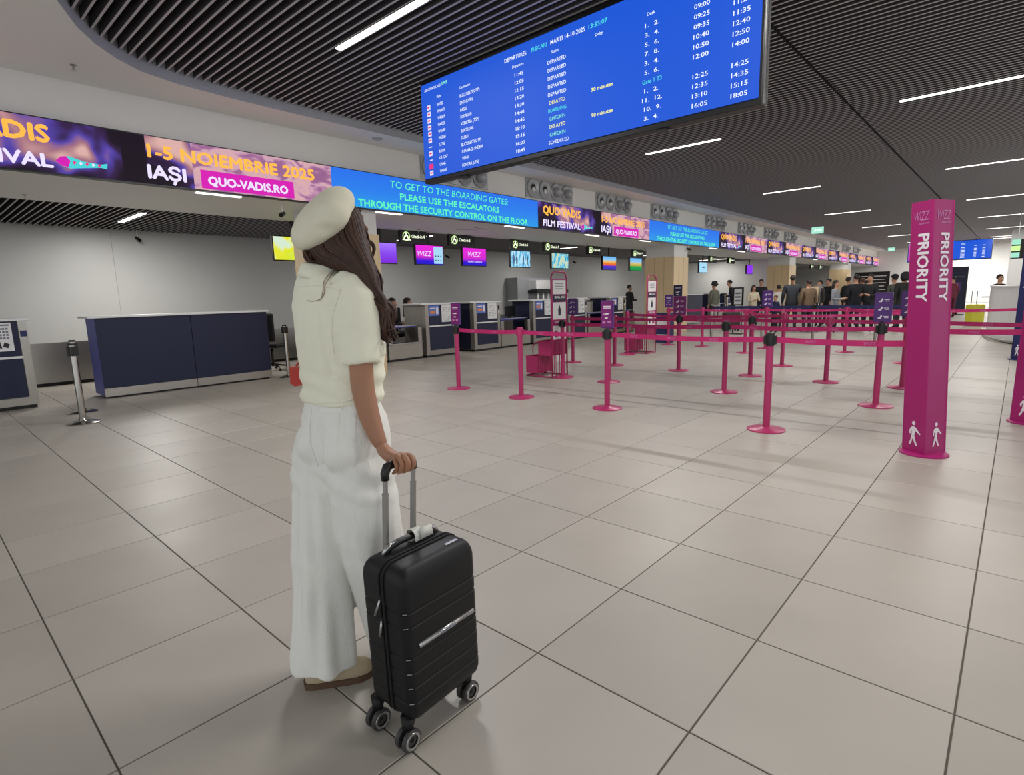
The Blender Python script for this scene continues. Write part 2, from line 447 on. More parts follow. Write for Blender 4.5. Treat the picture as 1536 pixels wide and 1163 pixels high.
# ================================================================ CEILING LAMPS
def lamp(x, y0, y1, z, label, group, power, w=.075):
    L = y1-y0
    t = thing('ceiling_light', label, 'light', (x, (y0+y1)/2, z), 0, group)
    boxp('lamp_housing', t, (-w/2-.008, w/2+.008, -L/2-.01, L/2+.01, .006, .07), 'slat_dark')
    boxp('diffuser', t, (-w/2, w/2, -L/2, L/2, -.006, .012), 'lamp_glow', .003)
    area('tube_light', (0, 0, -.012), w, L-.02, power, t)
    return t
lx = [3.68+6.82*k for k in range(7)]
names = ['above the woman and left of the departures board', 'just right of the departures board', 'third row of lamps', 'fourth row of lamps', 'fifth row of lamps', 'sixth row of lamps', 'last row of lamps']
for i, x in enumerate(lx):
    lamp(x, 4.28, 5.76, ZS-.012, ('long bright linear ceiling lamp above the banners, nearest on the left of the departures board' if i == 0 else
         'slim ceiling lamp on the banner side of the ceiling, %s from the camera' % ('second', 'third', 'fourth', 'fifth', 'sixth', 'seventh')[i-1]), 'linear ceiling lamps over the hall', LAMP_W)
    lamp(x, .1, 1.59, ZS-.012, 'slim linear ceiling lamp right of the dark ceiling seam, %s from the camera' % ('nearest', 'second', 'third', 'fourth', 'fifth', 'sixth', 'seventh')[i], 'linear ceiling lamps over the hall', LAMP_W)
    lamp(x, -4.1, -2.6, ZS-.012, 'slim ceiling lamp beyond the right edge, %s from the camera' % ('nearest', 'second', 'third', 'fourth', 'fifth', 'sixth', 'seventh')[i], 'linear ceiling lamps over the hall', LAMP_W)
for i, x in enumerate((3.29, 9.9, 16.48, 23.1, 30.0, 36.8)):
    lamp(x, 11.7, 13.17, 2.95, 'short bright lamp in the low slatted ceiling %s' % ('at the far left', 'behind the oak column', 'before the second oak column', 'in the second bay', 'in the third bay', 'in the fourth bay')[i], 'linear lamps over the desks', LAMP_W*(1.05 if i == 0 else .42), .09)
for i, (x, y) in enumerate(((46.5, 1.2), (46.5, -1.4), (49, 3.5), (44, -3.2))):  # extra lamps, added to brighten the far end wall
    lamp(x, y-.9, y+.9, ZS-.012, 'extra white lamp added to brighten the end wall, %s' % ('right of the far flight board', 'over the far right corridor', 'behind the far flight board', 'at the far right edge')[i], 'extra lamps brightening the end wall', 260, .16)
for i, (x0, x1) in enumerate(((3.05, 3.65), (5.95, 6.5), (9.3, 9.9), (12.35, 12.95), (15.2, 15.75), (20.2, 20.8), (23.0, 23.6), (34, 34.6), (41, 41.6))):
    t = thing('soffit_light', 'small light bar under the banner, %s from the left' % ('first', 'second', 'third', 'fourth', 'fifth', 'sixth', 'seventh', 'eighth', 'ninth')[i], 'light', ((x0+x1)/2, 8.5, 2.845), 0, 'light bars under the banner')
    h = (x1-x0)/2
    boxp('diffuser', t, (-h, h, -.035, .035, -.012, 0), 'lamp_glow', .003)
    boxp('lamp_housing', t, (-h-.01, h+.01, -.045, .045, 0, .014), 'white_top')
    area('bar_light', (0, 0, -.02), 2*h, .05, 5, t)

# ================================================================ LED BANNER
led = thing('led_banner', 'long glowing advertising banner along the bulkhead above the desks', 'screen', (0, 8.45, 0))
boxp('banner_frame', led, (-.2, 52.0, -.095, -.005, 2.845, 3.455), 'black')
def fish(mb, x, z, s, y):
    body = [(0, .0), (.10, .10), (.26, .13), (.55, .05), (.86, .03), (1, .07), (.98, -.06), (.86, -.04), (.55, -.09), (.26, -.14), (.10, -.10)]
    head = [(0, 0), (.10, .10), (.2, .125), (.28, .03), (.22, -.12), (.10, -.10)]
    mb.prism([(a*s, b_*s) for a, b_ in body], .002, 'led_cyan', (x, y, z), XW, YW)
    mb.prism([(a*s, b_*s) for a, b_ in head], .002, 'led_pink', (x, y-.003, z), XW, YW)
    for k in range(5):
        a = .34+.12*k
        mb.prism([((a)*s, .04*s), ((a+.05)*s, .01*s), ((a)*s, -.05*s), ((a-.02)*s, 0)], .002, 'led_white' if k % 2 else 'board_pink', (x, y-.003, z), XW, YW)
Z0, Z1 = 2.862, 3.442
def qv_panel(x0, first=False):
    p = MB(); y = -.1
    p.box(0, 2.35, y, y+.01, Z0, Z1, 'led_photo'); p.box(2.35, 2.62, y, y+.01, Z0, Z1, 'led_dark'); p.box(2.62, 3.15, y, y+.01, Z0, Z1, 'led_photo'); p.box(3.15, 5.2, y, y+.01, Z0, Z1, 'led_photo_b')
    o = p.build('screen_panel', led); o.location.x = x0
    t = MB(); yy = y-.004
    put_text(t, 'QUO VADIS', 'led_orange', (.18, yy, 3.19), XW, YW, h=.185, w=1.48, fat=.011)
    put_text(t, '1-5 NOIEMBRIE 2025', 'led_orange', (2.64, yy, 3.19), XW, YW, h=.16, w=2.26, fat=.009)
    put_text(t, 'FILM FESTIVAL', 'led_white', (.18, yy, 2.92), XW, YW, h=.145, w=1.48, fat=.008)
    put_text(t, 'IAȘI', 'led_white', (2.62, yy, 2.935), XW, YW, h=.165, w=.43, fat=.01)
    a = t.build('lettering', o)
    bx = MB(); bx.box(3.24, 4.55, y-.004, y-.001, 2.88, 3.12, 'led_pink'); bx.build('caption_box', o)
    t = MB(); put_text(t, 'QUO-VADIS.RO', 'led_white', (3.33, y-.007, 2.935), XW, YW, h=.115, w=1.12, fat=.007); t.build('lettering', o)
    f = MB(); fish(f, 1.69, 3.0, .5, y-.004); f.build('fish_emblem', o)
    return o
def blue_panel(x0):
    p = MB(); y = -.1
    p.box(0, 5.2, y, y+.01, Z0, Z1, 'led_blue'); o = p.build('screen_panel', led); o.location.x = x0
    t = MB(); yy = y-.004
    put_text(t, 'TO GET TO THE BOARDING GATES:', 'led_green', (1.14, yy, 3.255), XW, YW, h=.125, w=3.05, bold=.0, shear=.12)
    put_text(t, 'PLEASE USE THE ESCALATORS', 'led_green', (1.34, yy, 3.07), XW, YW, h=.115, w=2.56, fat=.005)
    put_text(t, 'THROUGH THE SECURITY CONTROL ON THE FLOOR', 'led_green', (.47, yy, 2.885), XW, YW, h=.12, w=4.36, fat=.005)
    t.build('lettering', o)
    return o
def copy_panel(src, x0):
    c = src.copy(); COL.objects.link(c); c.location.x = x0
    for ch in src.children:
        d = ch.copy(); COL.objects.link(d); d.parent = c
q0 = qv_panel(-.16); b0 = blue_panel(5.04)
copy_panel(q0, 10.25); copy_panel(b0, 15.46)
for k in range(6): copy_panel(q0, 20.68+5.22*k)

# ================================================================ DEPARTURES BOARD
BX = 4.85
bd = thing('departures_board', 'huge blue departures board hanging from the slatted ceiling', 'screen', (BX, 3.73, 2.78))
def L_(v): return (v[0]-BX, v[1]-3.73, v[2]-2.78)
boxp('board_frame', bd, (.01, .13, -2.07, 2.09, 0, 1.2), 'black', .006)
boxp('display', bd, (0, .012, -2.045, 2.075, .055, 1.165), 'board_blue')
boxp('side_profile', bd, (.03, .055, -2.085, -2.068, .01, 1.2), 'silver'); boxp('side_profile', bd, (.09, .10, -2.085, -2.068, .01, 1.2), 'silver')
for y in (-1.3, 0, 1.3): boxp('hanger', bd, (.05, .09, y-.02, y+.02, 1.19, 1.36), 'black')
for y in (-1.2, .15, 1.4): boxp('bracket', bd, (.02, .12, y-.05, y+.05, -.02, .005), 'black')
txt = {}
def T(s, m, y, z, h, w=None, anchor='l', bold=.01):
    mb = txt.setdefault(m, MB()); put_text(mb, s, m, L_((BX-.003, y, z)), XB, YB, h=h, w=w, bold=bold, anchor=anchor)
T('AEROPORTUL IAȘI', 'board_white', 5.735, 3.855, .03, .30); T('IAS', 'board_green', 5.41, 3.86, .035, .1, bold=.03)
T('DEPARTURES', 'board_white', 4.38, 3.82, .042, .31); T('PLECARI', 'board_cyan', 4.0, 3.822, .042, .2); T('MARTI 14-10-2025', 'board_white', 3.75, 3.822, .042, .42); T('13:55:07', 'board_cyan', 3.29, 3.822, .042, .21)
for s, y in (('Flight', 5.51), ('Destination', 5.10), ('Departure', 4.27), ('Status', 3.74), ('Delay', 3.215), ('Desk', 2.67)): T(s, 'board_white', y, 3.738, .028)
rows = [('RO702', 'BUCURESTI(OTP)', '11:45', 'DEPARTED', '', '1.  2.', '09:00', '11:20'), ('W43659', 'EINDHOVEN', '12:05', 'DEPARTED', '', '3.  4.', '09:25', '11:35'),
        ('W43629', 'BASEL', '12:15', 'DEPARTED', '', '5.  6.', '09:35', '12:40'), ('W43555', 'DORTMUND', '13:20', 'DEPARTED', '', '7.  8.', '10:40', '12:50'),
        ('W43689', 'VENETIA (TSF)', '13:30', 'DEPARTED', '', '3.  4.', '10:50', '14:00'), ('W43685', 'BARCELONA', '14:40', 'DELAYED', '30 minutes', '5.  6.', '12:00', ''),
        ('TZ786', 'DUBAI', '14:45', 'BOARDING', '', 'Gate 1 T3', '', '14:25'), ('RO706', 'BUCURESTI(OTP)', '15:10', 'CHECKIN', '', '1.  2.', '12:25', '14:35'),
        ('U5 1267', 'SHARM-EL-SHEIKH', '15:15', 'DELAYED', '90 minutes', '11.  12.', '12:35', '15:15'), ('OS646', 'VIENA', '16:00', 'CHECKIN', '', '10.  9.', '13:10', '18:05'),
        ('W43667', 'LONDRA (LTN)', '18:45', 'SCHEDULED', '', '3.  4.', '16:05', '')]
rows = [list(r) for r in rows]
# last column: rows 2..6, 8..11 as on the board
last = ['11:20', '11:35', '12:40', '12:50', '14:00', '', '14:25', '14:35', '15:15', '18:05']
last = ['', '11:20', '11:35', '12:40', '12:50', '14:00', '', '14:25', '14:35', '15:15', '18:05']
ic = MB()
for k, r in enumerate(rows):
    z = 3.645-.0772*k
    c = {'DEPARTED': 'board_white', 'DELAYED': 'board_yellow', 'BOARDING': 'board_cyan', 'CHECKIN': 'board_green', 'SCHEDULED': 'board_white'}[r[3]]
    h = .036
    T(r[0], 'board_white', 5.51, z, h, .022*len(r[0])); T(r[1], 'board_white', 5.103, z, h, .0235*len(r[1])); T(r[2], 'board_white', 4.24, z, h, .125)
    T(r[3], c, 3.79 if len(r[3]) > 7 else 3.775, z, h, .0288*len(r[3]))
    if r[4]: T(r[4], 'board_yellow', 3.262, z, h*.95, .245, bold=.02)
    T(r[5], 'board_cyan' if 'Gate' in r[5] else 'board_white', 2.69 if len(r[5]) < 8 else 2.71, z, h, .028*len(r[5].replace('  ', ' '))-.0 if 'Gate' not in r[5] else .19)
    if r[6]: T(r[6], 'board_white', 2.235, z+.002, h*1.05, .135)
    if last[k]: T(last[k], 'board_white', 1.905, z+.002, h*1.05, .135)
    if k in (6, 8): ic.box(-.004, 0, 5.64-3.73, 5.69-3.73, z+.012-2.78, z+.022-2.78, 'board_icon')
    elif k == 9: ic.box(-.004, 0, 5.635-3.73, 5.705-3.73, z-.012-2.78, z+.05-2.78, 'board_pink')
    else: ic.box(-.004, 0, 5.64-3.73, 5.70-3.73, z-.01-2.78, z+.045-2.78, 'board_icon')
    if k not in (6, 8, 9): ic.box(-.006, -.004, 5.65-3.73, 5.69-3.73, z+.01-2.78, z+.026-2.78, 'board_pink')
ic.build('airline_icons', bd)
for m, mb in txt.items(): mb.build('lettering', bd)
# the far board of the same kind
b2 = thing('departures_board', 'distant blue flight board hanging beyond the magenta priority column', 'screen', (45, 3.6, 2.78))
boxp('board_frame', b2, (.01, .13, -2.1, 2.1, 0, 1.2), 'black'); boxp('display', b2, (0, .012, -2.07, 2.07, .05, 1.165), 'board_blue')
tb = MB()
for cx, n_, w in ((1.8, 9, .2), (1.3, 9, .5), (.4, 9, .12), (-.7, 11, .2), (-1.3, 9, .13), (-1.7, 9, .13)):
    for k in range(n_):
        if (k*7+n_) % 9 == 4: continue
        tb.box(-.004, 0, cx-w/2, cx+w/2, .14+.085*k, .17+.085*k, 'board_white')
tb.box(-.004, 0, .3, .75, .35, .41, 'board_green'); tb.box(-.004, 0, .3, .75, .52, .58, 'board_white'); tb.build('lettering', b2)
boxp('advert_strip', b2, (-.006, 0, 1.75, 2.05, .1, 1.1), 'led_pink')
for y in (-1.3, 1.3): boxp('hanger', b2, (.05, .09, y-.02, y+.02, 1.19, 1.36), 'black')

# ================================================================ AIR NOZZLE PLATES
def vent(x, first, label):
    t = thing('air_nozzle_plate', label, 'vent', (x, 8.449, 3.515), 0, 'air nozzle plates above the banner')
    boxp('backing_plate', t, (0, 1.76, -.02, -.001, 0, .43), 'speaker_grey')
    for k in range(4):
        cx = .24+.43*k
        m = MB(); n_ = 24
        m.lathe([(.2, .002), (.205, .02), (.19, .03), (.165, .022), (.1, .0 if k > 1 else -.012), (.085, .0)], 'speaker_grey', n_, (cx, -.02, .215), (0, -1, 0), False)
        nz = m.build('nozzle_ring', t, 'auto')
        b_ = MB()
        if k < 2:
            b_.lathe([(.001, .004), (.082, .004), (.083, 0)], 'black', 16, (cx+.02, -.022, .225), (0, -1, 0), False)
            b_.lathe([(.055, 0), (.05, .03), (.03, .05), (.001, .056)], 'fascia', 16, (cx+.01, -.02, .185), (0, -1, 0), False)
        else:
            b_.lathe([(.1, 0), (.11, .05), (.075, .13), (.04, .155), (.001, .158)], 'speaker_grey', 16, (cx, -.02, .215), (0, -1, 0), False)
        b_.build('nozzle', nz, 'auto')
    return t
vx = [6.95, 9.93, 12.75, 15.68, 19.6, 22.7, 25.7, 28.5, 34.0, 37.0, 40.0, 43.0]
v0 = vent(vx[0], True, 'grey plate of four round air nozzles half hidden by the departures board')
ordn = ['first', 'second', 'third', 'fourth', 'fifth', 'sixth', 'seventh', 'eighth', 'ninth', 'tenth', 'eleventh']
for k, x in enumerate(vx[1:]): dup(v0, (x, 8.449, 3.515), None, 'grey plate of four round air nozzles above the banner, %s right of the departures board' % ordn[k])

# small ceiling fittings
def sprinkler(p, lab):
    t = thing('sprinkler', lab, 'sprinkler', p)
    part('sprinkler_body', t, lambda m: m.lathe([(.03, 0), (.032, -.008), (.012, -.012), (.01, -.04), (.004, -.045), (.004, -.055)], 'chrome', 12), 'auto')
    part('deflector', t, lambda m: m.lathe([(.002, -.054), (.025, -.055), (.025, -.058), (.002, -.058)], 'silver', 12), 'auto')
sprinkler((1.72, 7.86, ZL), 'small metal sprinkler on the white soffit at the upper left')
p = on_z(800, 355, 2.86)
for q, lab in (((37, 292), 'small sprinkler on the low white soffit at the far left'), ((628, 344), 'small sprinkler on the low soffit right of the beret'), ((876, 367), 'small sprinkler on the low soffit before the second oak column')):
    p = on_z(q[0], q[1], 2.86); sprinkler((p.x, min(max(p.y, 8.9), 10.3), 2.86), lab)
t = tag(part('ceiling_speaker', None, lambda m: (m.lathe([(.001, 0), (.085, 0), (.09, .006), (.09, .008)], 'speaker_grey', 24, (0, 0, -.008)),)), 'round grey ceiling speaker in the white soffit left of the departures board', 'speaker')
p = on_z(566, 208, ZL); t.location = (p.x, p.y, ZL)
for i, (px, py) in enumerate(((700, 344), (720, 342))):
    p = on_z(px, py, 2.86)
    t = thing('slot_diffuser', ('left' if i == 0 else 'right')+' thin air slot in the low soffit above the check-in signs', 'vent', (p.x, p.y, 2.86), .25 if i else -.5)
    boxp('slot_frame', t, (-.28, .28, -.035, .035, -.008, 0), 'fascia'); boxp('slot', t, (-.26, .26, -.015, .015, -.01, -.006), 'black')
def cctv(p, lab, d=(0, -1, -.5), L=.14):
    top = (2.97 if p[1] > 10 else 2.86)-p[2]
    t = thing('security_camera', lab, 'camera', p)
    d = Vector(d).normalized()
    part('mount', t, lambda m: m.tube([(0, 0, top), (0, 0, 0)], .015, 'white_top', 8))
    part('camera_body', t, lambda m: m.tube([-d*L*.4, d*L*.6], .035, 'black', 12), 'auto')
    part('lens', t, lambda m: m.tube([d*L*.6, d*(L*.6+.012)], .025, 'black_gloss', 12), 'auto')
cctv((4.45, 8.9, 2.72), 'security camera on the white casing above the oak column behind the woman', (-.6, -.6, -.3))
cctv((3.9, 14.5, 2.78), 'security camera hanging at the top of the left back wall', (.3, -1, -.6))
cctv((18.2, 8.38, 2.72), 'security camera on the white casing of the second oak column', (1, -.3, -.2))
cctv((9.15, 14.5, 2.7), 'security camera on the back wall between the first two check-in screens', (.3, -1, -.6))
cctv((12.9, 14.5, 2.7), 'security camera on the back wall beside the plain magenta screen', (.3, -1, -.6))
cctv((20.2, 14.5, 2.7), 'security camera on the back wall beside the blue wave screen', (.3, -1, -.6))

# ================================================================ CHECK-IN SIGNS AND SCREENS
def wizz(mb, m, O, X, Y, w, shear=.25, bold=.0): put_text(mb, 'WIZZ', m, O, X, Y, w=w, bold=bold, shear=shear)
gr = lambda name, st, s=1.0: glow_ramp(name, st, 1, s, gradient=(2, -.22, .22))
M['g_yellow'] = glow_ramp('yellow_advert', [(0, '#b8e0e8'), (.42, '#d8ecd0'), (.5, '#e8e83a'), (.62, '#dce82a'), (1, '#a8e0ea')], 3.2, 1)
M['g_purple'] = gr('purple_advert', [(0, '#7a28d8'), (.5, '#8a4af0'), (1, '#a878ff')])
M['g_wizz'] = gr('magenta_blue_advert', [(0, '#2010c8'), (.2, '#3418d8'), (.42, '#d428d0'), (1, '#f02ae0')])
M['g_pale'] = glow('pale_blue_panel', '#a8dcf6', 1)
M['g_crowd'] = glow_ramp('crowd_advert', [(0, '#2a78b8'), (.42, '#5ab0e0'), (.5, '#b0e4fa'), (1, '#d0f0ff')], 14, 1, 2, (1.6, 1, .45))
M['g_wave'] = glow_ramp('wave_advert', [(0, '#1858b0'), (.44, '#30b0d8'), (.5, '#a8e4f4'), (.56, '#d0d8a0'), (1, '#b0e8ff')], 9, 1, 2, (2, 1, .6))
M['g_sun'] = gr('sunset_advert', [(0, '#3a30b0'), (.28, '#4a3ac8'), (.34, '#e04848'), (.5, '#f08a30'), (.6, '#f0c060'), (.75, '#90c8f0'), (1, '#60b0f0')])
M['g_green'] = gr('meadow_advert', [(0, '#189048'), (.3, '#20a050'), (.38, '#b0a840'), (.55, '#d8c070'), (.7, '#90c8f0'), (1, '#60b0f0')])
M['g_violet'] = glow('violet_advert', '#9038f0', 1.0)
def screen(x0, pic, label, extra=None):
    t = thing('display_screen', label, 'screen', (x0+.42, 10.56, 2.343))
    boxp('screen_housing', t, (-.43, .43, -.02, .05, -.235, .235), 'black', .006)
    boxp('hanger', t, (-.03, .03, .0, .03, .23, .62), 'black')
    pc = boxp('picture', t, (-.41, .41, -.024, -.019, -.215, .215), pic)
    if extra: m = MB(); extra(m); m.build('picture_print', pc)
    return t
def ex2(m):
    m.box(.12, .40, -.028, -.025, -.2, .19, 'g_pale'); wizz(m, 'led_white', (-.37, -.029, -.03), XW, YW, .42)
    for i in range(3):
        for j in range(2): m.box(.16+.08*i, .19+.08*i, -.031, -.029, -.14+.1*j, -.11+.1*j, 'print_navy')
def ex3(m): wizz(m, 'led_white', (-.24, -.029, 0), XW, YW, .46); put_text(m, 'PRIORITY CHECK-IN', 'led_white', (0, -.029, -.14), XW, YW, w=.5, anchor='c', bold=.02)
def ex4(m):
    for i, (a, b_, c) in enumerate(((-.32, .3, 'print_blue'), (-.2, .24, 'print_navy'), (.08, .32, 'print_blue'), (.25, .26, 'print_navy'))):
        m.prism([(a, -.14), (a+.04, -.15), (a+.06, .02), (a+.03, b_-.14), (a, .03)], .002, c, (0, -.029, 0), XW, YW)
screen(5.03, 'g_yellow', 'yellow and pale blue screen left of the woman')
screen(7.03, 'g_purple', 'plain purple screen directly right of the first oak column')
screen(8.41, 'g_wizz', 'magenta and blue screen with a pale timetable panel on its right', ex2)
screen(9.9, 'g_wizz', 'magenta screen with white outlined letters and one line under them', ex3)
screen(11.7, 'g_crowd', 'light blue screen with standing figures below the third check-in sign', ex4)
screen(13.54, 'g_wave', 'light blue and yellow striped screen above the pink banner stand')
screen(16.33, 'g_sun', 'screen with blue, orange and violet bands')
screen(18.11, 'g_green', 'screen with blue, yellow and green bands beside the second oak column')
screen(24.0, 'g_pale', 'small pale blue screen in the second bay', lambda m: m.box(-.12, .12, -.03, -.025, -.02, .03, 'print_navy'))
screen(29.75, 'g_violet', 'left one of the two violet screens in the second bay'); screen(31.85, 'g_violet', 'right one of the two violet screens in the second bay')
def csign(x0, txt_, label, w=.76):
    t = thing('checkin_sign', label, 'sign', (x0, 10.5, 2.58), 0, 'check-in signs over the desks')
    boxp('sign_box', t, (0, w, -.04, .04, 0, .275), 'black', .005)
    boxp('hanger', t, (.1, .12, -.01, .01, .27, .30), 'silver'); boxp('hanger', t, (w-.12, w-.1, -.01, .01, .27, .30), 'silver')
    r = MB(); c = Vector((.17, -.042, .145))
    ring = [[c+Vector((R*math.cos(a*PI/12), -.003, R*math.sin(a*PI/12))) for a in range(24)] for R in (.105, .085)]
    r.loft(ring, 'sign_ring', False); r.build('icon_ring', t)
    q = MB()
    q.prism([(.10, .09), (.13, .09), (.14, .13), (.17, .15), (.20, .13), (.21, .09), (.235, .09), (.225, .15), (.19, .18), (.15, .18), (.115, .15)], .003, 'sign_icon', (0, -.041, 0), XW, YW)
    q.lathe([(.001, 0), (.024, 0), (.024, .003)], 'sign_icon', 12, (.17, -.044, .205), (0, 1, 0), False)
    q.box(.06, .3 if x0 < 9 else .2, -.046, -.042, .06, .078, 'sign_icon'); q.build('icon', t)
    l = MB(); put_text(l, txt_, 'sign_icon', (.32, -.044, .12), XW, YW, w=.38, h=.075, bold=.02); l.build('lettering', t)
    return t
SL = ['above the first check-in screens, next to the oak column', 'between the two magenta screens', 'above the light blue screen with standing figures', 'above the blue and yellow striped screen', 'left of the screen with violet band', 'above the screen with green band, beside the second column', 'left one in the second bay', 'right one in the second bay', 'left one in the farthest bay', 'right one in the farthest bay']
for i, (x0, s) in enumerate(((7.93, 'Check-in 4'), (9.40, 'Check-in 5'), (11.65, 'Check-in 6'), (13.09, 'Check-in 7'), (15.33, 'Check-in 8'), (18.14, 'Check-in 9'), (24.9, 'Check-in 10'), (27.1, 'Check-in 11'), (41.2, 'Check-in 12'), (43.4, 'Check-in 13'))):
    csign(x0, s, 'black check-in sign '+SL[i])
def exit_sign(x, y, z0, lab):
    t = thing('exit_sign', lab, 'sign', (x, y, z0))
    boxp('sign_box', t, (0, .05, -.17, .17, 0, .2), 'exit_glow', .004)
    part('pictogram', t, lambda m: (m.prism([(-.1, .05), (-.06, .1), (-.1, .15), (-.08, .15), (-.02, .1), (-.08, .05)], .002, 'exit_white', (-.003, 0, 0), XB, YB), m.box(-.004, -.001, -.12, .02, .085, .115, 'exit_white')))
    boxp('hanger', t, (.02, .023, -.15, -.147, .2, ZS-z0+.1), 'slat'); boxp('hanger', t, (.02, .023, .147, .15, .2, ZS-z0+.1), 'slat')
exit_sign(20, 4.95, 3.02, 'nearer green lit exit sign under the slatted ceiling'); exit_sign(40, 5.88, 3.33, 'farther green lit exit sign near the end wall')
# thin framed dark vertical seam cover between slat fields is the gap itself
gs = thing('direction_sign', 'green and black hanging direction sign above the white counter', 'sign', (30, -.45, 2.15))
boxp('sign_box', gs, (0, .06, -1.0, .88, .1, .85), 'black')
part('pictogram', gs, lambda m: [m.box(-.004, 0, .62-.42*i, .9-.42*i-.02, .14+.25*j, .34+.25*j, 'exit_glow' if (i+j) % 2 == 0 else 'sign_ring') for i in range(3) for j in range(3)])
for y in (-.8, .7): boxp('hanger', gs, (.02, .04, y-.01, y+.01, .85, 1.99), 'silver')

# ================================================================ CHECK-IN DESKS
YD = 9.82
def leaflets(parent, x0, z0, w, h, kind, y=-.012):
    if kind == 'blue':
        m = MB(); m.box(x0, x0+w, y, y+.004, z0, z0+h, 'print_blue'); o = m.build('leaflet', parent)
        q = MB(); q.box(x0+.03, x0+w*.6, y-.002, y, z0+h*.2, z0+h*.5, 'print_orange'); q.box(x0+w*.68, x0+w-.03, y-.002, y, z0+h*.15, z0+h*.8, 'print_white')
        q.box(x0+.03, x0+w*.6, y-.002, y, z0+h*.65, z0+h*.78, 'print_white'); q.build('print', o)
    else:
        m = MB(); m.box(x0, x0+w, y, y+.004, z0, z0+h, 'paper'); o = m.build('notice', parent)
        q = MB()
        for i in range(5):
            for j in range(8):
                if (i*3+j) % 4: q.box(x0+w*(.12+.16*i), x0+w*(.22+.16*i), y-.002, y, z0+h*(.08+.1*j), z0+h*(.11+.1*j), 'print_grey')
        q.build('print', o)
def kiosk(x0, w, label, side='navy', lf=True):
    t = thing('checkin_desk', label, 'desk', (x0, YD, 0))
    boxp('cabinet', t, (0, w, .01, .75, .05, 1.18), 'steel_soft')
    boxp('plinth', t, (.02, w-.02, .03, .72, 0, .05), 'black')
    boxp('side_panel', t, (-.006, 0, .12, .74, .06, 1.17), side)
    boxp('stile', t, (0, .1, -.012, .01, .05, 1.18), 'steel'); boxp('stile', t, (w-.09, w, -.012, .01, .05, 1.18), 'steel')
    boxp('kick_plate', t, (.1, w-.09, -.012, .01, .05, .155), 'steel')
    boxp('front_panel', t, (.105, w-.095, -.006, .01, .16, .685), 'navy'); boxp('front_panel', t, (.105, w-.095, -.006, .01, .715, 1.175), 'navy')
    boxp('trim_strip', t, (.1, w-.085, -.014, .01, .685, .715), 'white_top')
    boxp('counter_top', t, (-.12, w+.03, -.04, .8, 1.18, 1.215), 'white_top', .004)
    if lf:
        leaflets(t, .115, .93, .30, .235, 'blue'); leaflets(t, w-.44, .78, .32, .40, 'white', -.014)
        boxp('card_reader', t, (w-.07, w-.02, -.02, -.012, 1.0, 1.1), 'black'); boxp('sticker', t, (w-.07, w-.02, -.016, -.012, .92, .97), 'paper')
    return t
k0 = kiosk(.27, .95, 'check-in desk at the left edge with a pictogram notice', 'navy', False)
leaf = MB(); leaf.box(.47, .79, -.016, -.008, .79, 1.16, 'paper'); lo_ = leaf.build('notice', k0)
q = MB(); q.box(.49, .77, -.018, -.016, 1.12, 1.14, 'print_grey')
for i in range(3):
    for j in range(4): q.box(.49+.03*i, .51+.03*i, -.018, -.016, .95+.04*j, .965+.04*j, 'print_grey'); q.box(.66+.035*i, .685+.035*i, -.018, -.016, .95+.04*j, .975+.04*j, 'print_grey')
q.prism([(.60, .83), (.62, .83), (.635, .9), (.65, .83), (.67, .83), (.655, .95), (.665, .99), (.63, 1.02), (.6, .98), (.57, .92), (.6, .94)], .002, 'black', (0, -.016, 0), XW, YW)
q.prism([(.68, .85), (.73, .83), (.75, .88), (.70, .91)], .002, 'black', (0, -.016, 0), XW, YW); q.build('print', lo_)
boxp('sticker', k0, (.87, .94, -.016, -.012, .97, 1.05), 'print_navy')
kiosk(8.0, .92, 'check-in desk with blue leaflet and paper notice beside two seated clerks', 'steel_soft')
kiosk(9.5, .93, 'check-in desk with blue leaflet behind the purple queue sign', 'navy')
kiosk(11.75, .93, 'check-in desk directly left of the pink banner stand', 'navy')
kiosk(13.35, .95, 'check-in desk directly right of the pink banner stand', 'navy')
kiosk(15.6, .95, 'check-in desk left of the bearded clerk', 'navy')
def belt_unit(x0, w, label, mon=False, drum=False):
    t = thing('baggage_scale', label, 'conveyor', (x0, YD, 0))
    boxp('base_panel', t, (0, w, .02, .1, .05, .37), 'steel_soft'); boxp('plinth', t, (0, w, .06, .9, 0, .05), 'black')
    boxp('belt', t, (.04, w-.04, .1, 1.6, .28, .36), 'black'); boxp('edge_strip', t, (0, w, -.005, .1, .36, .385), 'silver')
    for x in (.0, w-.1): boxp('post', t, (x, x+.1, .02, .14, .37, .70), 'steel')
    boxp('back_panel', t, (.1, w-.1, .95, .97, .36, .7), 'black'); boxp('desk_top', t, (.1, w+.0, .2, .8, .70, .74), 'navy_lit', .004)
    boxp('rail', t, (0, w-.1, .02, .06, .74, .76), 'steel')
    if mon:
        boxp('monitor', t, (w-.45, w-.08, .5, .54, .78, 1.06), 'black', .004); boxp('monitor_foot', t, (w-.3, w-.22, .5, .56, .74, .8), 'black')
    if drum:
        part('curved_guard', t, lambda m: m.loft([[Vector((.38+.42*math.cos(a*PI/10), .55+.35*math.sin(a*PI/10), z)) for a in range(20)] for z in (.74, .76, .9, 1.04, 1.08)], 'steel_soft'), 'auto')
        boxp('scanner_head', t, (.55, .8, .3, .5, 1.08, 1.13), 'black')
    return t
belt_unit(7.0, .9, 'steel baggage scale in front of the two seated clerks')
belt_unit(6.0, .95, 'steel baggage scale half hidden behind the woman')
belt_unit(10.5, 1.15, 'steel baggage scale with a dark monitor right of the second desk', True)
belt_unit(14.42, 1.1, 'steel baggage scale with a round pale guard', False, True)
belt_unit(16.75, .5, 'short baggage scale beside the second oak column')

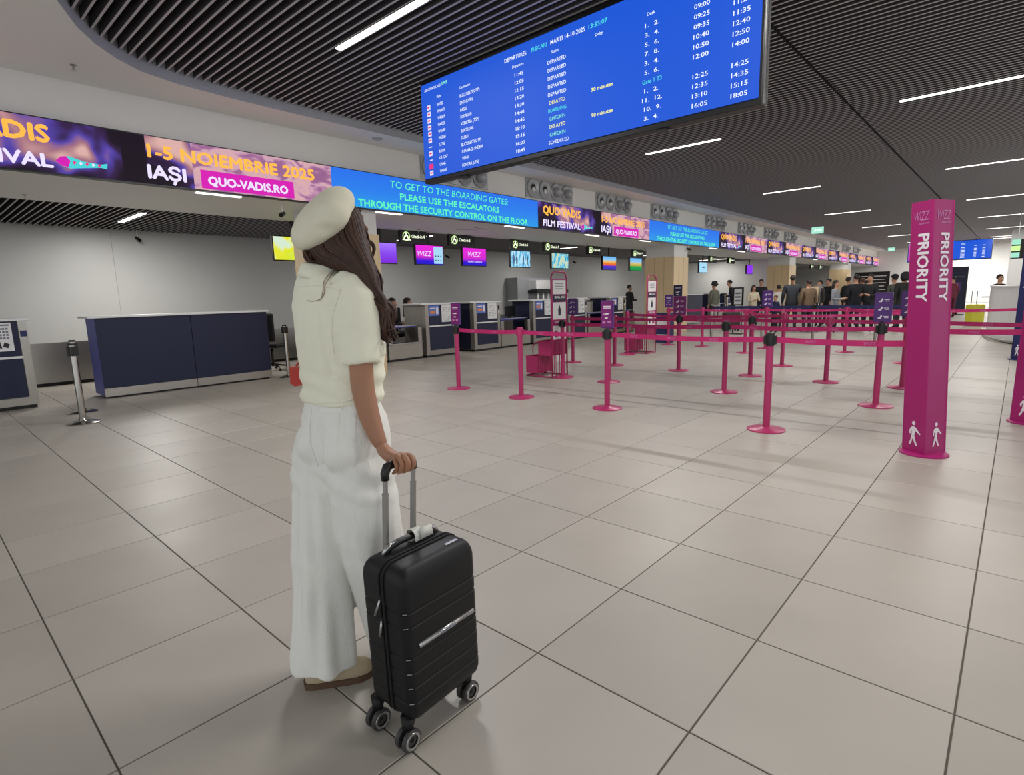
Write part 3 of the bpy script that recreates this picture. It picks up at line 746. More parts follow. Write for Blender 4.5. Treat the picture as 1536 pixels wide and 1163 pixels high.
# navy desk
nd = thing('service_counter', 'long navy service counter with a white top and steel kick plate', 'counter', (1.96, 9.75, 0))
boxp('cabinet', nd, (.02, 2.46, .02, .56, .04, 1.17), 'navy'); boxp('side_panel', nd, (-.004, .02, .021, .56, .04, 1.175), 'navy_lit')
boxp('plinth', nd, (.06, 2.42, .05, .5, 0, .04), 'black')
for a, c in ((-.004, 1.236), (1.244, 2.46)): boxp('front_panel', nd, (a, c, 0, .02, .155, 1.17), 'navy'); boxp('kick_plate', nd, (a, c, -.006, .02, .03, .152), 'steel')
boxp('counter_top', nd, (-.09, 2.5, -.03, .6, 1.172, 1.2), 'white_top', .004)
# conveyor wall behind
cw = thing('baggage_conveyor', 'low steel baggage conveyor running behind the navy counter', 'conveyor', (-.5, 12.3, 0))
boxp('plinth', cw, (0, 17, .05, .9, 0, .08), 'black')
for k in range(9): boxp('side_panel', cw, (1.9*k, 1.9*k+1.89, 0, .03, .06, .70), 'steel')
boxp('belt', cw, (0, 17, .05, .95, .60, .66), 'black'); boxp('rail', cw, (0, 17, -.03, .05, .70, .745), 'steel')
# baggage scanner in a niche of the wall
bs = thing('baggage_tunnel', 'grey baggage tunnel with white strip curtain against the back wall', 'machine', (16.0, 14.0, 0))
boxp('housing', bs, (0, 2.9, .1, .7, 0, 2.0), 'speaker_grey'); boxp('scanner_unit', bs, (.75, 2.0, -.2, .12, 1.55, 1.9), 'white_top', .02)
part('scanner_lens', bs, lambda m: m.lathe([(.1, 0), (.1, .02), (.06, .03), (.001, .03)], 'print_grey', 16, (1.75, -.2, 1.72), (0, -1, 0)), 'auto')
boxp('shelf', bs, (.6, 2.6, -.35, .12, 1.4, 1.53), 'black')
for k in range(6): part('curtain_strip', bs, lambda m: m.prism([(.65+.32*k, .8), (.8+.32*k, .8), (.75+.32*k, 1.4), (.68+.32*k, 1.4)], .01, 'paper', (0, -.3, 0), XW, YW))
# office chair behind the navy counter's right end
def office_chair(loc, rz, lab):
    t = thing('office_chair', lab, 'chair', loc, rz)
    boxp('seat', t, (-.24, .24, -.24, .24, .45, .53), 'black', .03); boxp('backrest', t, (-.22, .22, .2, .27, .58, 1.12), 'black', .03)
    part('back_support', t, lambda m: m.tube([(0, .1, .45), (0, .3, .5), (0, .28, .8)], .02, 'black'), True)
    part('gas_column', t, lambda m: m.tube([(0, 0, .08), (0, 0, .46)], .025, 'black'), True)
    for k in range(5):
        a = k*2*PI/5; c, s_ = math.cos(a), math.sin(a)
        lg = part('leg', t, lambda m: m.tube([(0, 0, .12), (.27*c, .27*s_, .075)], [.022, .014], 'black', 8), True)
        part('caster', lg, lambda m: m.lathe([(.001, -.02), (.028, -.02), (.03, 0), (.028, .02), (.001, .02)], 'black', 12, (.28*c, .28*s_, .03), (-s_, c, 0)), 'auto')
office_chair((4.98, 10.9, 0), 2.2, 'black office chair at the right end of the navy counter')
# second bay desks
k2 = dup(nd, (20.3, 9.82, 0), None, 'navy counter with a lit blue side right of the second oak column')
kiosk(23.6, .95, 'check-in desk in the second bay behind the hooded traveller', 'navy'); kiosk(25.4, .95, 'check-in desk in the second bay, right one', 'navy')
belt_unit(24.6, .75, 'baggage scale in the second bay')
# white counter at the right edge
rc = thing('reception_counter', 'white curved reception counter at the right edge', 'counter', (17, -.5, 0))
pl = [(3.2, 1.12), (1.6, 1.02), (.6, .92), (0, .8), (-.5, .66), (-.9, .45), (-1.2, .15), (-1.35, -.3), (-1.4, -2.6), (3.2, -2.6)]
part('counter_front', rc, lambda m: m.prism(pl, 1.2, 'white_top', (0, 0, .03), (1, 0, 0), (0, 1, 0)))
part('counter_top', rc, lambda m: m.prism([(a*1.02, b_*1.02) for a, b_ in pl], .035, 'white_top', (0, 0, 1.23), (1, 0, 0), (0, 1, 0)))
part('foot_rail', rc, lambda m: m.tube([(a*1.06-.05, b_*1.06+.03, .07) for a, b_ in pl[:9]], .025, 'steel'), True)
part('plinth', rc, lambda m: m.prism([(a*.98, b_*.98) for a, b_ in pl], .03, 'black', (0, 0, 0), (1, 0, 0), (0, 1, 0)))
# tall dark totem, dark info panel
tt = thing('advert_totem', 'tall black advertising totem near the far end wall', 'totem', (31, 2.05, 0))
boxp('screen_housing', tt, (0, .12, -.32, .32, .12, 2.05), 'black', .01); boxp('foot', tt, (-.25, .35, -.3, .3, 0, .04), 'black'); boxp('neck', tt, (.02, .1, -.08, .08, .04, .14), 'black')
part('poster', tt, lambda m: (m.box(-.006, 0, -.28, .28, .2, 1.98, 'navy'), m.box(-.01, -.006, -.12, .14, 1.05, 1.4, 'purple'), put_text(m, 'DUTY FREE', 'print_grey', (-.01, .2, 1.6), XB, YB, w=.4)))
ip = thing('information_panel', 'dark information panel with white lines by the end wall', 'sign', (48.5, 8.2, 0))
boxp('panel', ip, (0, .1, -1.1, 1.1, .6, 2.35), 'black'); boxp('leg', ip, (.02, .08, -1.0, -.92, 0, .6), 'black'); boxp('leg', ip, (.02, .08, .92, 1.0, 0, .6), 'black')
part('lettering', ip, lambda m: [m.box(-.005, 0, -.9+.1*(k % 2), .7, 1.05+.24*k, 1.1+.24*k, 'print_white') for k in range(5)])

# ================================================================ QUEUE POSTS WITH BELTS
def post_base(m, mm, r=.172):
    m.lathe([(r, 0), (r, .008), (r-.01, .014), (.06, .022), (.045, .03)], mm, 28)
def queue_post(x, y, label, nxt=None, black=False, sign=None, zt=.868, group='magenta queue posts'):
    t = thing('queue_post', label, 'queue post', (x, y, 0), 0, group)
    part('base', t, lambda m: post_base(m, 'pink'), 'auto')
    part('pole', t, lambda m: m.lathe([(.033, .02), (.033, .82)], 'pink', 16), 'auto')
    part('belt_cassette', t, lambda m: (m.lathe([(.038, .81), (.038, .92), (.034, .93), (.001, .933)], 'black' if black else 'pink', 16),
         m.box(-.018, .018, -.055, .055, .825, .905, 'black' if black else 'pink')), 'auto')
    if nxt:
        dx, dy = nxt[0]-x, nxt[1]-y; L = math.hypot(dx, dy); ux, uy = dx/L, dy/L
        m = MB(); pts = []; N = 10
        for k in range(N+1):
            s = k/N; sag = -.018*L/1.7*4*s*(1-s)
            pts.append((ux*(.04+s*(L-.08)), uy*(.04+s*(L-.08)), zt+sag))
        nx, ny = -uy*.0012, ux*.0012
        rings = [[Vector((p[0]+nx, p[1]+ny, p[2]-.026)), Vector((p[0]+nx, p[1]+ny, p[2]+.026)), Vector((p[0]-nx, p[1]-ny, p[2]+.026)), Vector((p[0]-nx, p[1]-ny, p[2]-.026))] for p in pts]
        m.loft(rings, 'belt'); b_ = m.build('belt', t)
        q = MB(); s0 = .3
        while s0 < L-.25:
            for sg in (1, -1):
                k = s0/L; sag = -.018*L/1.7*4*k*(1-k)
                if sg > 0: put_text(q, 'WIZZ', 'print_pale', (ux*s0+nx*2.2, uy*s0+ny*2.2, zt+sag-.014), (-ux, -uy, 0), YW, w=.10, shear=.2) if False else None
                O = (ux*s0-nx*2.2, uy*s0-ny*2.2, zt+sag-.013)
            # letters on the face that looks back down the hall
            X = Vector((ux, uy, 0)); N_ = X.cross(Vector((0, 0, 1)))
            if N_.x > 0: X = -X; N_ = -N_
            O = Vector((ux*s0, uy*s0, zt+sag-.013))+N_*.0022
            put_text(q, 'WIZZ', 'print_pale', O, X, YW, w=.09, shear=.2)
            s0 += .45
        if q.v: q.build('belt_lettering', b_)
    if sign:
        queue_sign((x, y), sign, label)
    return t
def queue_sign(xy, kind, lab):
    pass
def frame_sign(x, y, z0, w, h, kind, label, face='x', pole=True):
    t = thing('queue_sign', label, 'sign', (x, y, z0))
    rz = 0
    boxp('frame', t, (-.012, .012, -w/2-.012, w/2+.012, 0, h+.024), kind[0], .003)
    boxp('print_panel', t, (-.015, -.012, -w/2, w/2, .012, h+.012), kind[1])
    part('clamp', t, lambda m: m.tube([(0, 0, -.04), (0, 0, .01)], .016, 'black', 10), True)
    m = MB(); X, Y = XB, YB
    if kind[2] == 'bars':
        m.box(-.018, -.015, -w*.38, w*.32, h*.84, h*.87, 'print_white'); m.box(-.018, -.015, -w*.38, w*.3, h*.77, h*.80, 'print_white')
        m.prism([(-w*.4, h*.55), (w*.1, h*.53), (w*.35, h*.6), (w*.1, h*.59)], .003, 'print_white', (-.015, 0, 0), XB, YB)
        m.box(-.018, -.015, -w*.1, w*.15, h*.37, h*.42, 'print_white'); m.box(-.018, -.015, w*.12, w*.38, h*.18, h*.28, 'print_pale'); m.box(-.018, -.015, -w*.38, -w*.1, h*.2, h*.28, 'print_pale')
    else:
        for k in range(3):
            zc = h*(.2+.3*k)
            m.prism([(-w*.3, zc-h*.06), (-w*.12, zc-h*.07), (-w*.02, zc+h*.03), (-w*.1, zc+h*.08), (-w*.16, zc), (-w*.3, zc-.01)], .003, 'print_white', (-.015, 0, 0), XB, YB)
            m.box(-.018, -.015, -w*.38, -w*.05, zc+h*.01, zc+h*.03, 'print_white'); m.box(-.018, -.015, -w*.38, -w*.12, zc-h*.04, zc-h*.02, 'print_white')
    m.build('print', t)
    return t
PRX, PRY = 5.40, .50
rowsq = [
 ('front row', [(5.49, 6.04, 1), (5.46, 4.79, 0), (5.485, 3.48, 1), (5.485, 1.70, 1)], (5.50, .62)),
 ('second row', [(7.217, 5.42, 1), (7.2, 4.54, 0), (7.256, 2.80, 1), (7.282, 1.10, 1)], (7.16, -.1)),
 ('third row', [(8.95, 6.47, 0), (8.954, 5.52, 0), (8.875, 4.215, 1), (8.881, 3.03, 1), (8.80, 1.95, 0), (8.796, 1.05, 0)], (8.8, -1.4)),
 ('fourth row', [(10.705, 6.28, 0), (10.31, 2.985, 0)], (11.65, 1.4)),
 ('fifth row', [(13.17, 6.55, 0), (13.12, 5.64, 0), (13.22, 4.2, 0), (13.165, 2.61, 0)], (13.1, -.05))]
posn = ['first from the banner side', 'second from the banner side', 'third from the banner side', 'fourth from the banner side', 'fifth from the banner side', 'sixth from the banner side']
for rn, ps, end in rowsq:
    for k, (x, y, bl) in enumerate(ps):
        nx = (ps[k+1][0], ps[k+1][1]) if k+1 < len(ps) else end
        queue_post(x, y, 'magenta queue post in the %s of belts, %s' % (rn, posn[k]), nx, bool(bl))
queue_post(11.65, 1.4, 'magenta queue post just left behind the priority column', (13.1, 2.6), False)
queue_post(12.1, 4.26, 'magenta queue post standing alone between the fourth and fifth rows', (10.31, 2.985), False)
KS, KD = ('purple', 'purple2', 'bars'), ('purple', 'purple', 'icons')
frame_sign(5.49, 6.04, .94, .16, .29, KS, 'violet and magenta sign on the leftmost front queue post')
frame_sign(5.485, 3.48, .94, .14, .29, KS, 'violet sign on the third post of the front row, beside the pink banner stand')
frame_sign(8.95, 6.47, .94, .19, .29, KD, 'narrow violet sign before the check-in desks right of the first pink banner stand')
frame_sign(8.875, 4.215, .94, .20, .29, ('purple2', 'purple2', 'icons'), 'wide magenta sign in front of the second oak column')
frame_sign(7.282, 1.10, .94, .145, .30, KD, 'violet pictogram sign on the post left of the priority column')
frame_sign(8.796, 1.05, .94, .15, .30, KD, 'violet pictogram sign half hidden behind the priority column')
frame_sign(13.17, 6.55, .94, .18, .29, ('purple', 'purple', 'bars'), 'small violet sign at the foot of the second oak column')
frame_sign(13.22, 4.2, .94, .2, .34, KD, 'slim violet sign in front of the tall man in dark grey')
fs = frame_sign(14.6, 7.0, 1.1, .22, .38, ('navy', 'navy', 'bars'), 'dark navy sign on a thin stand before the oak column')
part('stand_pole', fs, lambda m: (m.tube([(0, 0, -1.09), (0, 0, 0)], .012, 'black', 8), m.lathe([(.15, -1.1), (.15, -1.085), (.02, -1.08)], 'black', 20)), True)
bd_ = thing('bag_drop_terminal', 'dark navy bag drop terminal standing before the oak column', 'machine', (13.6, 6.95, 0))
boxp('cabinet', bd_, (0, .3, -.2, .2, 0, .78), 'print_navy', .01); boxp('front_print', bd_, (-.006, 0, -.15, .15, .4, .62, ), 'paper'); boxp('white_line', bd_, (-.006, 0, -.15, .15, .2, .22), 'paper')
# chrome posts and navy belts
def chrome_post(x, y, label, h=.93, nxt=None, r=.165):
    t = thing('chrome_post', label, 'barrier post', (x, y, 0), 0, 'chrome barrier posts')
    part('base', t, lambda m: m.lathe([(r, 0), (r, .012), (r-.03, .022), (.05, .035), (.036, .06)], 'chrome', 28), 'auto')
    part('pole', t, lambda m: m.lathe([(.032, .02), (.032, h-.02), (.028, h)], 'chrome', 18), 'auto')
    part('belt_cassette', t, lambda m: (m.box(-.05, .05, -.022, .022, h-.14, h-.03, 'black'), m.box(-.022, .022, -.05, .05, h-.14, h-.03, 'black'), m.lathe([(.036, h-.02), (.036, h), (.001, h+.004)], 'black', 16)), 'auto')
    if nxt:
        dx, dy = nxt[0]-x, nxt[1]-y; L = math.hypot(dx, dy); ux, uy = dx/L, dy/L
        m = MB(); m.prism([(.04, -.035), (L-.04, -.035), (L-.04, .035), (.04, .035)], .003, 'print_navy', (0, 0, h-.08), (ux, uy, 0), YW); m.build('belt', t)
    return t
chrome_post(1.35, 7.96, 'nearer of the two chrome barrier posts left of the navy counter')
chrome_post(1.50, 8.80, 'farther of the two chrome barrier posts left of the navy counter')
chrome_post(4.66, 9.62, 'chrome barrier post at the right end of the navy counter')
cp = [(15.0, 6.2), (15.1, 4.9), (15.1, 3.7), (15.1, 2.4), (15.0, 1.2)]
for k, p in enumerate(cp):
    chrome_post(p[0], p[1], 'chrome barrier post with navy belt in front of the crowd, %s from the left' % ('first', 'second', 'third', 'fourth', 'fifth')[k], .95, cp[k+1] if k < 4 else None)
for k, (px, dd) in enumerate(((1105, 17), (1218, 17))):
    p = on_floor(px, dd)
    t = thing('standing_sign', ('dark framed standing sign with white notice' if k == 0 else 'white framed standing sign')+' in front of the crowd', 'sign', p)
    m_ = 'black' if k == 0 else 'silver'
    part('stand_pole', t, lambda m: (m.tube([(0, -.13, 0.01), (0, -.13, 1.36)], .012, m_, 8), m.tube([(0, .13, 0.01), (0, .13, 1.36)], .012, m_, 8)), True)
    boxp('base', t, (-.15, .15, -.18, .18, 0, .015), m_); boxp('frame', t, (-.012, .012, -.16, .16, .86, 1.4), m_)
    boxp('notice', t, (-.018, -.012, -.11, .11, .9, 1.36), 'paper' if k == 0 else 'wood')
    part('print', t, lambda m: [m.box(-.02, -.018, -.08, .08, .98+.11*j, 1.03+.11*j, 'print_grey') for j in range(3)])

# ================================================================ TRIANGULAR PRIORITY COLUMNS
def tri_column(A, B, C_, H, mats_, label, words=True, lean=(0, 0), baser=.165):
    """A front edge, B left edge, C_ right edge on the floor"""
    A, B, C_ = Vector(A), Vector(B), Vector(C_)
    cen = (A+B+C_)/3
    t = thing('priority_column', label, 'column', (cen.x, cen.y, 0))
    P = [Vector((p.x-cen.x, p.y-cen.y, 0)) for p in (A, B, C_)]
    part('base_plate', t, lambda m: m.lathe([(baser, 0), (baser, .01), (baser-.012, .016)], mats_[0], 32), 'auto')
    for k, (p, q_, m_, nm) in enumerate(((P[1], P[0], mats_[0], 'left'), (P[0], P[2], mats_[1], 'right'), (P[2], P[1], mats_[0], 'rear'))):
        d = (q_-p); L = d.length; X = d.normalized(); m = MB()
        m.prism([(0, .014), (L, .014), (L, H), (0, H)], .008, m_, p-X.cross(Vector((0, 0, 1)))*.008, X, YW)
        f = m.build('face_panel', t)
        if k < 2 and words:
            l = MB(); N = X.cross(Vector((0, 0, 1)))
            O = p+N*.0025
            # PRIORITY written downwards
            Xd, Yd = Vector((0, 0, -1)), X
            put_text(l, 'PRIORITY', 'print_white', O+X*(L*.38)+Vector((0, 0, H-.24)), Xd, Yd, h=.105, w=.50, fat=.004)
            put_text(l, 'WIZZ', 'print_pale', O+X*(L*.16)+Vector((0, 0, H-.14)), X, YW, w=L*.66, h=.07, shear=.25, bold=.0)
            put_text(l, 'wizzair.com', 'print_pale', O+X*(L*.36)+Vector((0, 0, H-.168)), X, YW, w=L*.45, bold=.02)
            l.build('lettering', f)
            w = MB(); walker(w, O+X*(L*.5)+Vector((0, 0, .07)), X, .2); w.build('walking_figure', f)
    for f in t.children:                                   # the light board column leans and tapers a little
        if f.name.startswith('base'): continue
        for o in [f]+list(f.children):
            for v in o.data.vertices:
                q_ = v.co.z/H; v.co.x = v.co.x*(1-.08*q_)+lean[0]*q_; v.co.y = v.co.y*(1-.08*q_)+lean[1]*q_
    return t
def walker(m, O, X, h, mm='print_white'):
    s = h/1.0
    body = [(-.08, .42), (.05, .42), (.1, .6), (.22, .52), (.30, .47), (.33, .51), (.24, .59), (.12, .73), (.0, .78), (-.12, .72), (-.2, .56), (-.17, .44), (-.12, .46), (-.13, .56), (-.08, .62)]
    legs = [(-.08, .42), (.05, .42), (.09, .25), (.20, .02), (.12, .0), (.01, .22), (-.05, .26), (-.07, .12), (-.14, .0), (-.2, .03), (-.13, .18)]
    for pl_ in (body, legs): m.prism([(a*s, b_*s) for a, b_ in pl_], .001, mm, O, X, YW)
    c = [( .0+.075*math.cos(a*PI/8), .9+.085*math.sin(a*PI/8)) for a in range(16)]
    m.prism([(a*s, b_*s) for a, b_ in c], .001, mm, O, X, YW)
tri_column((5.275, .445, 0), (5.412, .61, 0), (5.50, .335, 0), 1.95, ('magenta', 'magenta'), 'tall magenta triangular column reading PRIORITY', lean=(-.07, .08))
tri_column((7.06, -.22, 0), (7.17, -.03, 0), (7.29, -.26, 0), 1.95, ('magenta', 'magenta'), 'magenta triangular column cut off by the right edge of the photo')
tri_column((12.98, -.12, 0), (13.1, .03, 0), (13.22, -.17, 0), 1.95, ('print_navy', 'magenta'), 'navy blue triangular column near the right edge')

# ================================================================ BAG SIZERS
def sizer(x, y, label):
    t = thing('bag_sizer', label, 'bag sizer', (x, y, 0), 0, 'pink bag sizers')
    part('frame', t, lambda m: m.tube([(0, 0, .02), (0, 0, 1.60), (.03, 0, 1.66), (.08, 0, 1.69), (.32, 0, 1.69), (.37, 0, 1.66), (.4, 0, 1.60), (.4, 0, .02)], .013, 'pink', 8), True)
    part('base_frame', t, lambda m: (m.tube([(0, 0, .015), (0, .55, .015)], .012, 'pink', 8), m.tube([(.4, 0, .015), (.4, .55, .015)], .012, 'pink', 8), m.tube([(0, 0, .015), (.4, 0, .015)], .012, 'pink', 8), m.tube([(0, .55, .015), (.4, .55, .015)], .012, 'pink', 8)), True)
    pn = boxp('banner_panel', t, (.014, .386, -.006, .006, .6, 1.58), 'magenta')
    q = MB(); y_ = -.008
    for a, c, mm in ((1.34, 1.56, 'paper'), (1.22, 1.33, 'navy'), (.94, 1.21, 'paper'), (.62, .84, 'paper')): q.box(.03, .37, y_, y_+.001, a, c, mm)
    q.prism([(.17, 1.0), (.23, 1.0), (.235, 1.1), (.21, 1.14), (.21, 1.17), (.19, 1.17), (.19, 1.14), (.165, 1.1)], .001, 'navy', (0, y_, 0), XW, YW)
    q.box(.08, .14, y_-.002, y_, .66, .76, 'navy'); q.box(.22, .32, y_-.002, y_, .65, .79, 'pink')
    q.build('print', pn)
    l = MB(); put_text(l, 'SMALL BAG', 'paper', (.2, -.011, 1.275), XW, YW, w=.26, anchor='c', bold=.03); put_text(l, 'CABIN BAG', 'paper', (.2, -.009, .88), XW, YW, w=.26, anchor='c', bold=.03)
    for k in range(3): l.box(.1, .3, -.011, -.008, 1.42+.04*k, 1.43+.04*k, 'print_grey')
    l.build('lettering', pn)
    def cage(z0, z1, y0, y1):
        def f(m):
            m.box(-.006, 0, y0, y1, z0, z1, 'pink'); m.box(.4, .406, y0, y1, z0, z1, 'pink'); m.box(0, .4, y1-.006, y1, z0, z1, 'pink'); m.box(0, .4, y0, y0+.006, z0, z1, 'pink')
            m.box(0, .4, y0, y1, z0, z0+.008, 'pink')
        return f
    part('upper_bin', t, cage(.36, .6, .02, .28)); part('lower_bin', t, cage(.06, .34, .30, .55))
    for k in range(5):
        part('bar', t, lambda m: m.tube([(.4*k/4, .27, .02), (.4*k/4, .27, .37)], .007, 'pink', 6))
        part('bar', t, lambda m: m.tube([(.4*k/4, .0, .02), (.4*k/4, .0, .6)], .007, 'pink', 6))
    part('side_handle', t, lambda m: m.tube([(0, .40, .34), (0, .40, .48), (0, .36, .56), (0, .28, .58)], .009, 'pink', 8), True)
    return t
s1 = sizer(7.04, 5.50, 'nearer pink bag sizer stand left of the front queue belts')
dup(s1, (10.95, 5.95, 0), None, 'farther pink bag sizer stand before the second oak column')

# ================================================================ PEOPLE
def skin_surface(nodes, edges, root=0, sub=1):
    bm = bmesh.new(); L = bm.verts.layers.skin.verify(); vs = [bm.verts.new(n_[:3]) for n_ in nodes]
    for a, b_ in edges: bm.edges.new((vs[a], vs[b_]))
    for v, n_ in zip(vs, nodes):
        v[L].radius = (n_[3], n_[4] if len(n_) > 4 else n_[3]); v[L].use_root = False
    vs[root][L].use_root = True
    me = bpy.data.meshes.new('s'); bm.to_mesh(me); bm.free()
    o = bpy.data.objects.new('s', me); COL.objects.link(o)
    o.modifiers.new('k', 'SKIN').use_smooth_shade = True
    if sub: m = o.modifiers.new('d', 'SUBSURF'); m.levels = sub; m.render_levels = sub
    dg = bpy.context.evaluated_depsgraph_get(); r = bpy.data.meshes.new_from_object(o.evaluated_get(dg))
    out = ([v.co.copy() for v in r.vertices], [tuple(p.vertices) for p in r.polygons])
    bpy.data.objects.remove(o); bpy.data.meshes.remove(me); bpy.data.meshes.remove(r)
    return out
def seg_d(p, a, b_):
    ab = b_-a; t = max(0, min(1, (p-a).dot(ab)/max(ab.length_squared, 1e-9))); return (p-(a+ab*t)).length
_pc = {}
def cmat(hexc, kind='cloth'):
    k = kind+hexc
    if k not in _pc: _pc[k] = mat(kind+'_'+hexc.strip('#'), hexc, .8 if kind == 'cloth' else .6, var=.12 if kind == 'cloth' else .35, scale=6 if kind == 'cloth' else 22, bump=.15, bscale=40)
    return _pc[k]
def person(loc, face, h, top, legs, label, arms='down', hair='#1c1513', skin='skin', bulk=1.0, sit=False, shoes='#26262a', longhair=False, hat=None, beard=False, topkind='cloth', lean=0):
    s = h/1.74; b_ = bulk
    hipz = .93 if not sit else .50
    dz = 0 if not sit else -.43
    N = []; E = []; K = []
    def nd(x, y, z, r, r2=None, kind='top'): N.append((x*s, y*s, z*s, r*s, (r2 or r)*s)); K.append(kind); return len(N)-1
    def ed(a, c): E.append((a, c))
    lf = lambda z: lean*(z-.93)
    pel = nd(0, 0, hipz, .13*b_, .11*b_); wa = nd(0, lf(1.1), 1.10+dz, .125*b_, .1*b_); ch = nd(0, lf(1.3), 1.30+dz, .15*b_, .115*b_); nk = nd(0, lf(1.45), 1.45+dz, .075, .07)
    n2 = nd(0, lf(1.5)+.01, 1.505+dz, .048, None, 'skin'); h1 = nd(0, lf(1.56)+.03, 1.57+dz, .062, .07, 'skin'); h2 = nd(0, lf(1.64)+.02, 1.65+dz, .07, .085, 'skin'); h3 = nd(0, lf(1.7)+.01, 1.70+dz, .05, .055, 'skin')
    for a, c in ((pel, wa), (wa, ch), (ch, nk), (nk, n2), (n2, h1), (h1, h2), (h2, h3)): ed(a, c)
    ns = nd(0, lf(1.6)+.115, 1.60+dz, .012, None, 'skin'); ed(h1, ns)
    for sg in (-1, 1):
        hp = nd(sg*.09, 0, hipz-.04, .095*b_, None, 'legs')
        if sit: kn = nd(sg*.1, .42, .48, .07, None, 'legs'); an = nd(sg*.1, .42, .09, .045, None, 'legs'); to = nd(sg*.1, .56, .045, .038, None, 'shoes')
        else: kn = nd(sg*.105, .02, .49, .066, None, 'legs'); an = nd(sg*.11, -.02, .10, .048, None, 'legs'); to = nd(sg*.125, .13, .042, .038, None, 'shoes')
        ed(pel, hp); ed(hp, kn); ed(kn, an); ed(an, to)
        sh = nd(sg*.155*b_, lf(1.4), 1.40+dz, .062*b_); ed(ch, sh)
        if arms == 'down': el = nd(sg*.20*b_, lf(1.12)-.02, 1.13+dz, .047*b_); wr = nd(sg*.21*b_, .06, .90+dz, .036); ha = nd(sg*.21*b_, .09, .82+dz, .034, .02, 'skin')
        elif arms == 'front': el = nd(sg*.20*b_, .03+lf(1.1), 1.12+dz, .047*b_); wr = nd(sg*.12, .27, 1.12+dz, .036); ha = nd(sg*.06, .33, 1.15+dz, .034, .02, 'skin')
        else:
            if sg > 0: el = nd(sg*.24*b_, .05, 1.14+dz, .047*b_); wr = nd(sg*.24, .24, 1.05+dz, .036); ha = nd(sg*.22, .32, 1.06+dz, .034, .02, 'skin')
            else: el = nd(sg*.20*b_, -.02, 1.13+dz, .047*b_); wr = nd(sg*.21*b_, .06, .90+dz, .036); ha = nd(sg*.21*b_, .09, .82+dz, .034, .02, 'skin')
        ed(sh, el); ed(el, wr); ed(wr, ha)
        for q_ in range(4): # fingers
            hx, hy, hz = N[ha][0]/s, N[ha][1]/s, N[ha][2]/s
            wx, wy, wz = N[wr][0]/s, N[wr][1]/s, N[wr][2]/s
            d = Vector((hx-wx, hy-wy, hz-wz)).normalized(); sd = Vector((d.y, -d.x, 0)); sd = sd.normalized() if sd.length > .1 else Vector((0, 1, 0))
            off = sd*(.018*(q_-1.5)); e1 = Vector((hx, hy, hz))+off+d*(.055+.01*(q_ in (1, 2)))
            fi = nd(e1.x, e1.y, e1.z, .008, None, 'skin'); ed(ha, fi)
    v, f = skin_surface(N, E, 0, 1)
    segs = [(Vector(N[a][:3]), Vector(N[c][:3]), K[c]) for a, c in E]
    mats_ = {'top': cmat(top, topkind), 'legs': cmat(legs), 'skin': M[skin], 'shoes': cmat(shoes)}
    mb = MB(); mb.v = [tuple(p) for p in v]
    for fc in f:
        c = sum((v[i] for i in fc), Vector())/len(fc)
        kd = min(segs, key=lambda q_: seg_d(c, q_[0], q_[1]))[2]
        if kd == 'legs' and c.z > (hipz-.02)*s: kd = 'top'
        if c.z < .075*s and kd == 'legs': kd = 'shoes'
        mb.f.append(fc); mb.m.append(mb.mi(mats_[kd]))
    o = mb.build('person', None, True); o.location = (loc[0], loc[1], 0); o.rotation_euler = (0, 0, face)
    tag(o, label, 'person')
    hm = MB(); hc = Vector((0, lf(1.65)+.0, 1.655+dz))*s
    rings = []
    for i in range(9):
        rg = []
        for a in range(16):
            sa = math.sin(a*PI/8); th = PI*(i/8)*(.54-.17*sa)+.001
            rg.append(hc+Vector((.084*s*math.sin(th)*math.cos(a*PI/8), (-.008+.103*math.sin(th)*sa)*s, .098*s*math.cos(th))))
        rings.append(rg)
    hm.loft(rings, cmat(hair, 'hair'))
    if longhair:
        rr = []
        for i in range(7):
            q_ = i/6; rr.append([hc+Vector((.095*s*math.cos(a*PI/8)*(1+.15*q_), (-.05-.02*q_+.06*math.sin(a*PI/8))*s, (-.02-.36*q_)*s)) for a in range(16)])
        hm.loft(rr, cmat(hair, 'hair'))
    hm.build('hair', o, True)
    if beard: part('beard', o, lambda m: m.lathe([(.001, -.035), (.045, -.03), (.058, 0), (.05, .03), (.001, .03)], cmat(hair, 'hair'), 12, (0, (lf(1.55)+.055)*s, (1.565+dz)*s)), True)
    fm_ = MB()   # eyes and mouth
    for sg in (-1, 1): fm_.lathe([(.001, 0), (.009, .002), (.001, .006)], 'black', 8, (sg*.03*s, (lf(1.64)+.098)*s, (1.635+dz)*s), (0, 1, 0))
    fm_.box(-.022*s, .022*s, (lf(1.57)+.09)*s, (lf(1.57)+.1)*s, (1.555+dz)*s, (1.562+dz)*s, cmat('#8a4a44'))
    fm_.build('face_features', o)
    if hat == 'bucket':
        part('bucket_hat', o, lambda m: m.lathe([(.15, -.03), (.105, .02), (.1, .06), (.085, .10), (.001, .11)], cmat('#2b2b2d'), 20, (0, 0, hc.z+.03)), True)
    if hat == 'cap': part('cap', o, lambda m: m.lathe([(.102, -.0), (.105, .03), (.09, .07), (.05, .1), (.001, .11)], cmat('#17171b'), 20, (0, 0, hc.z+.02)), True)
    if hat == 'hood': part('hood', o, lambda m: m.lathe([(.09, -.14), (.12, -.08), (.122, .02), (.1, .08), (.05, .118), (.001, .12)], cmat(top), 20, (0, -.03, hc.z)), True)
    return o
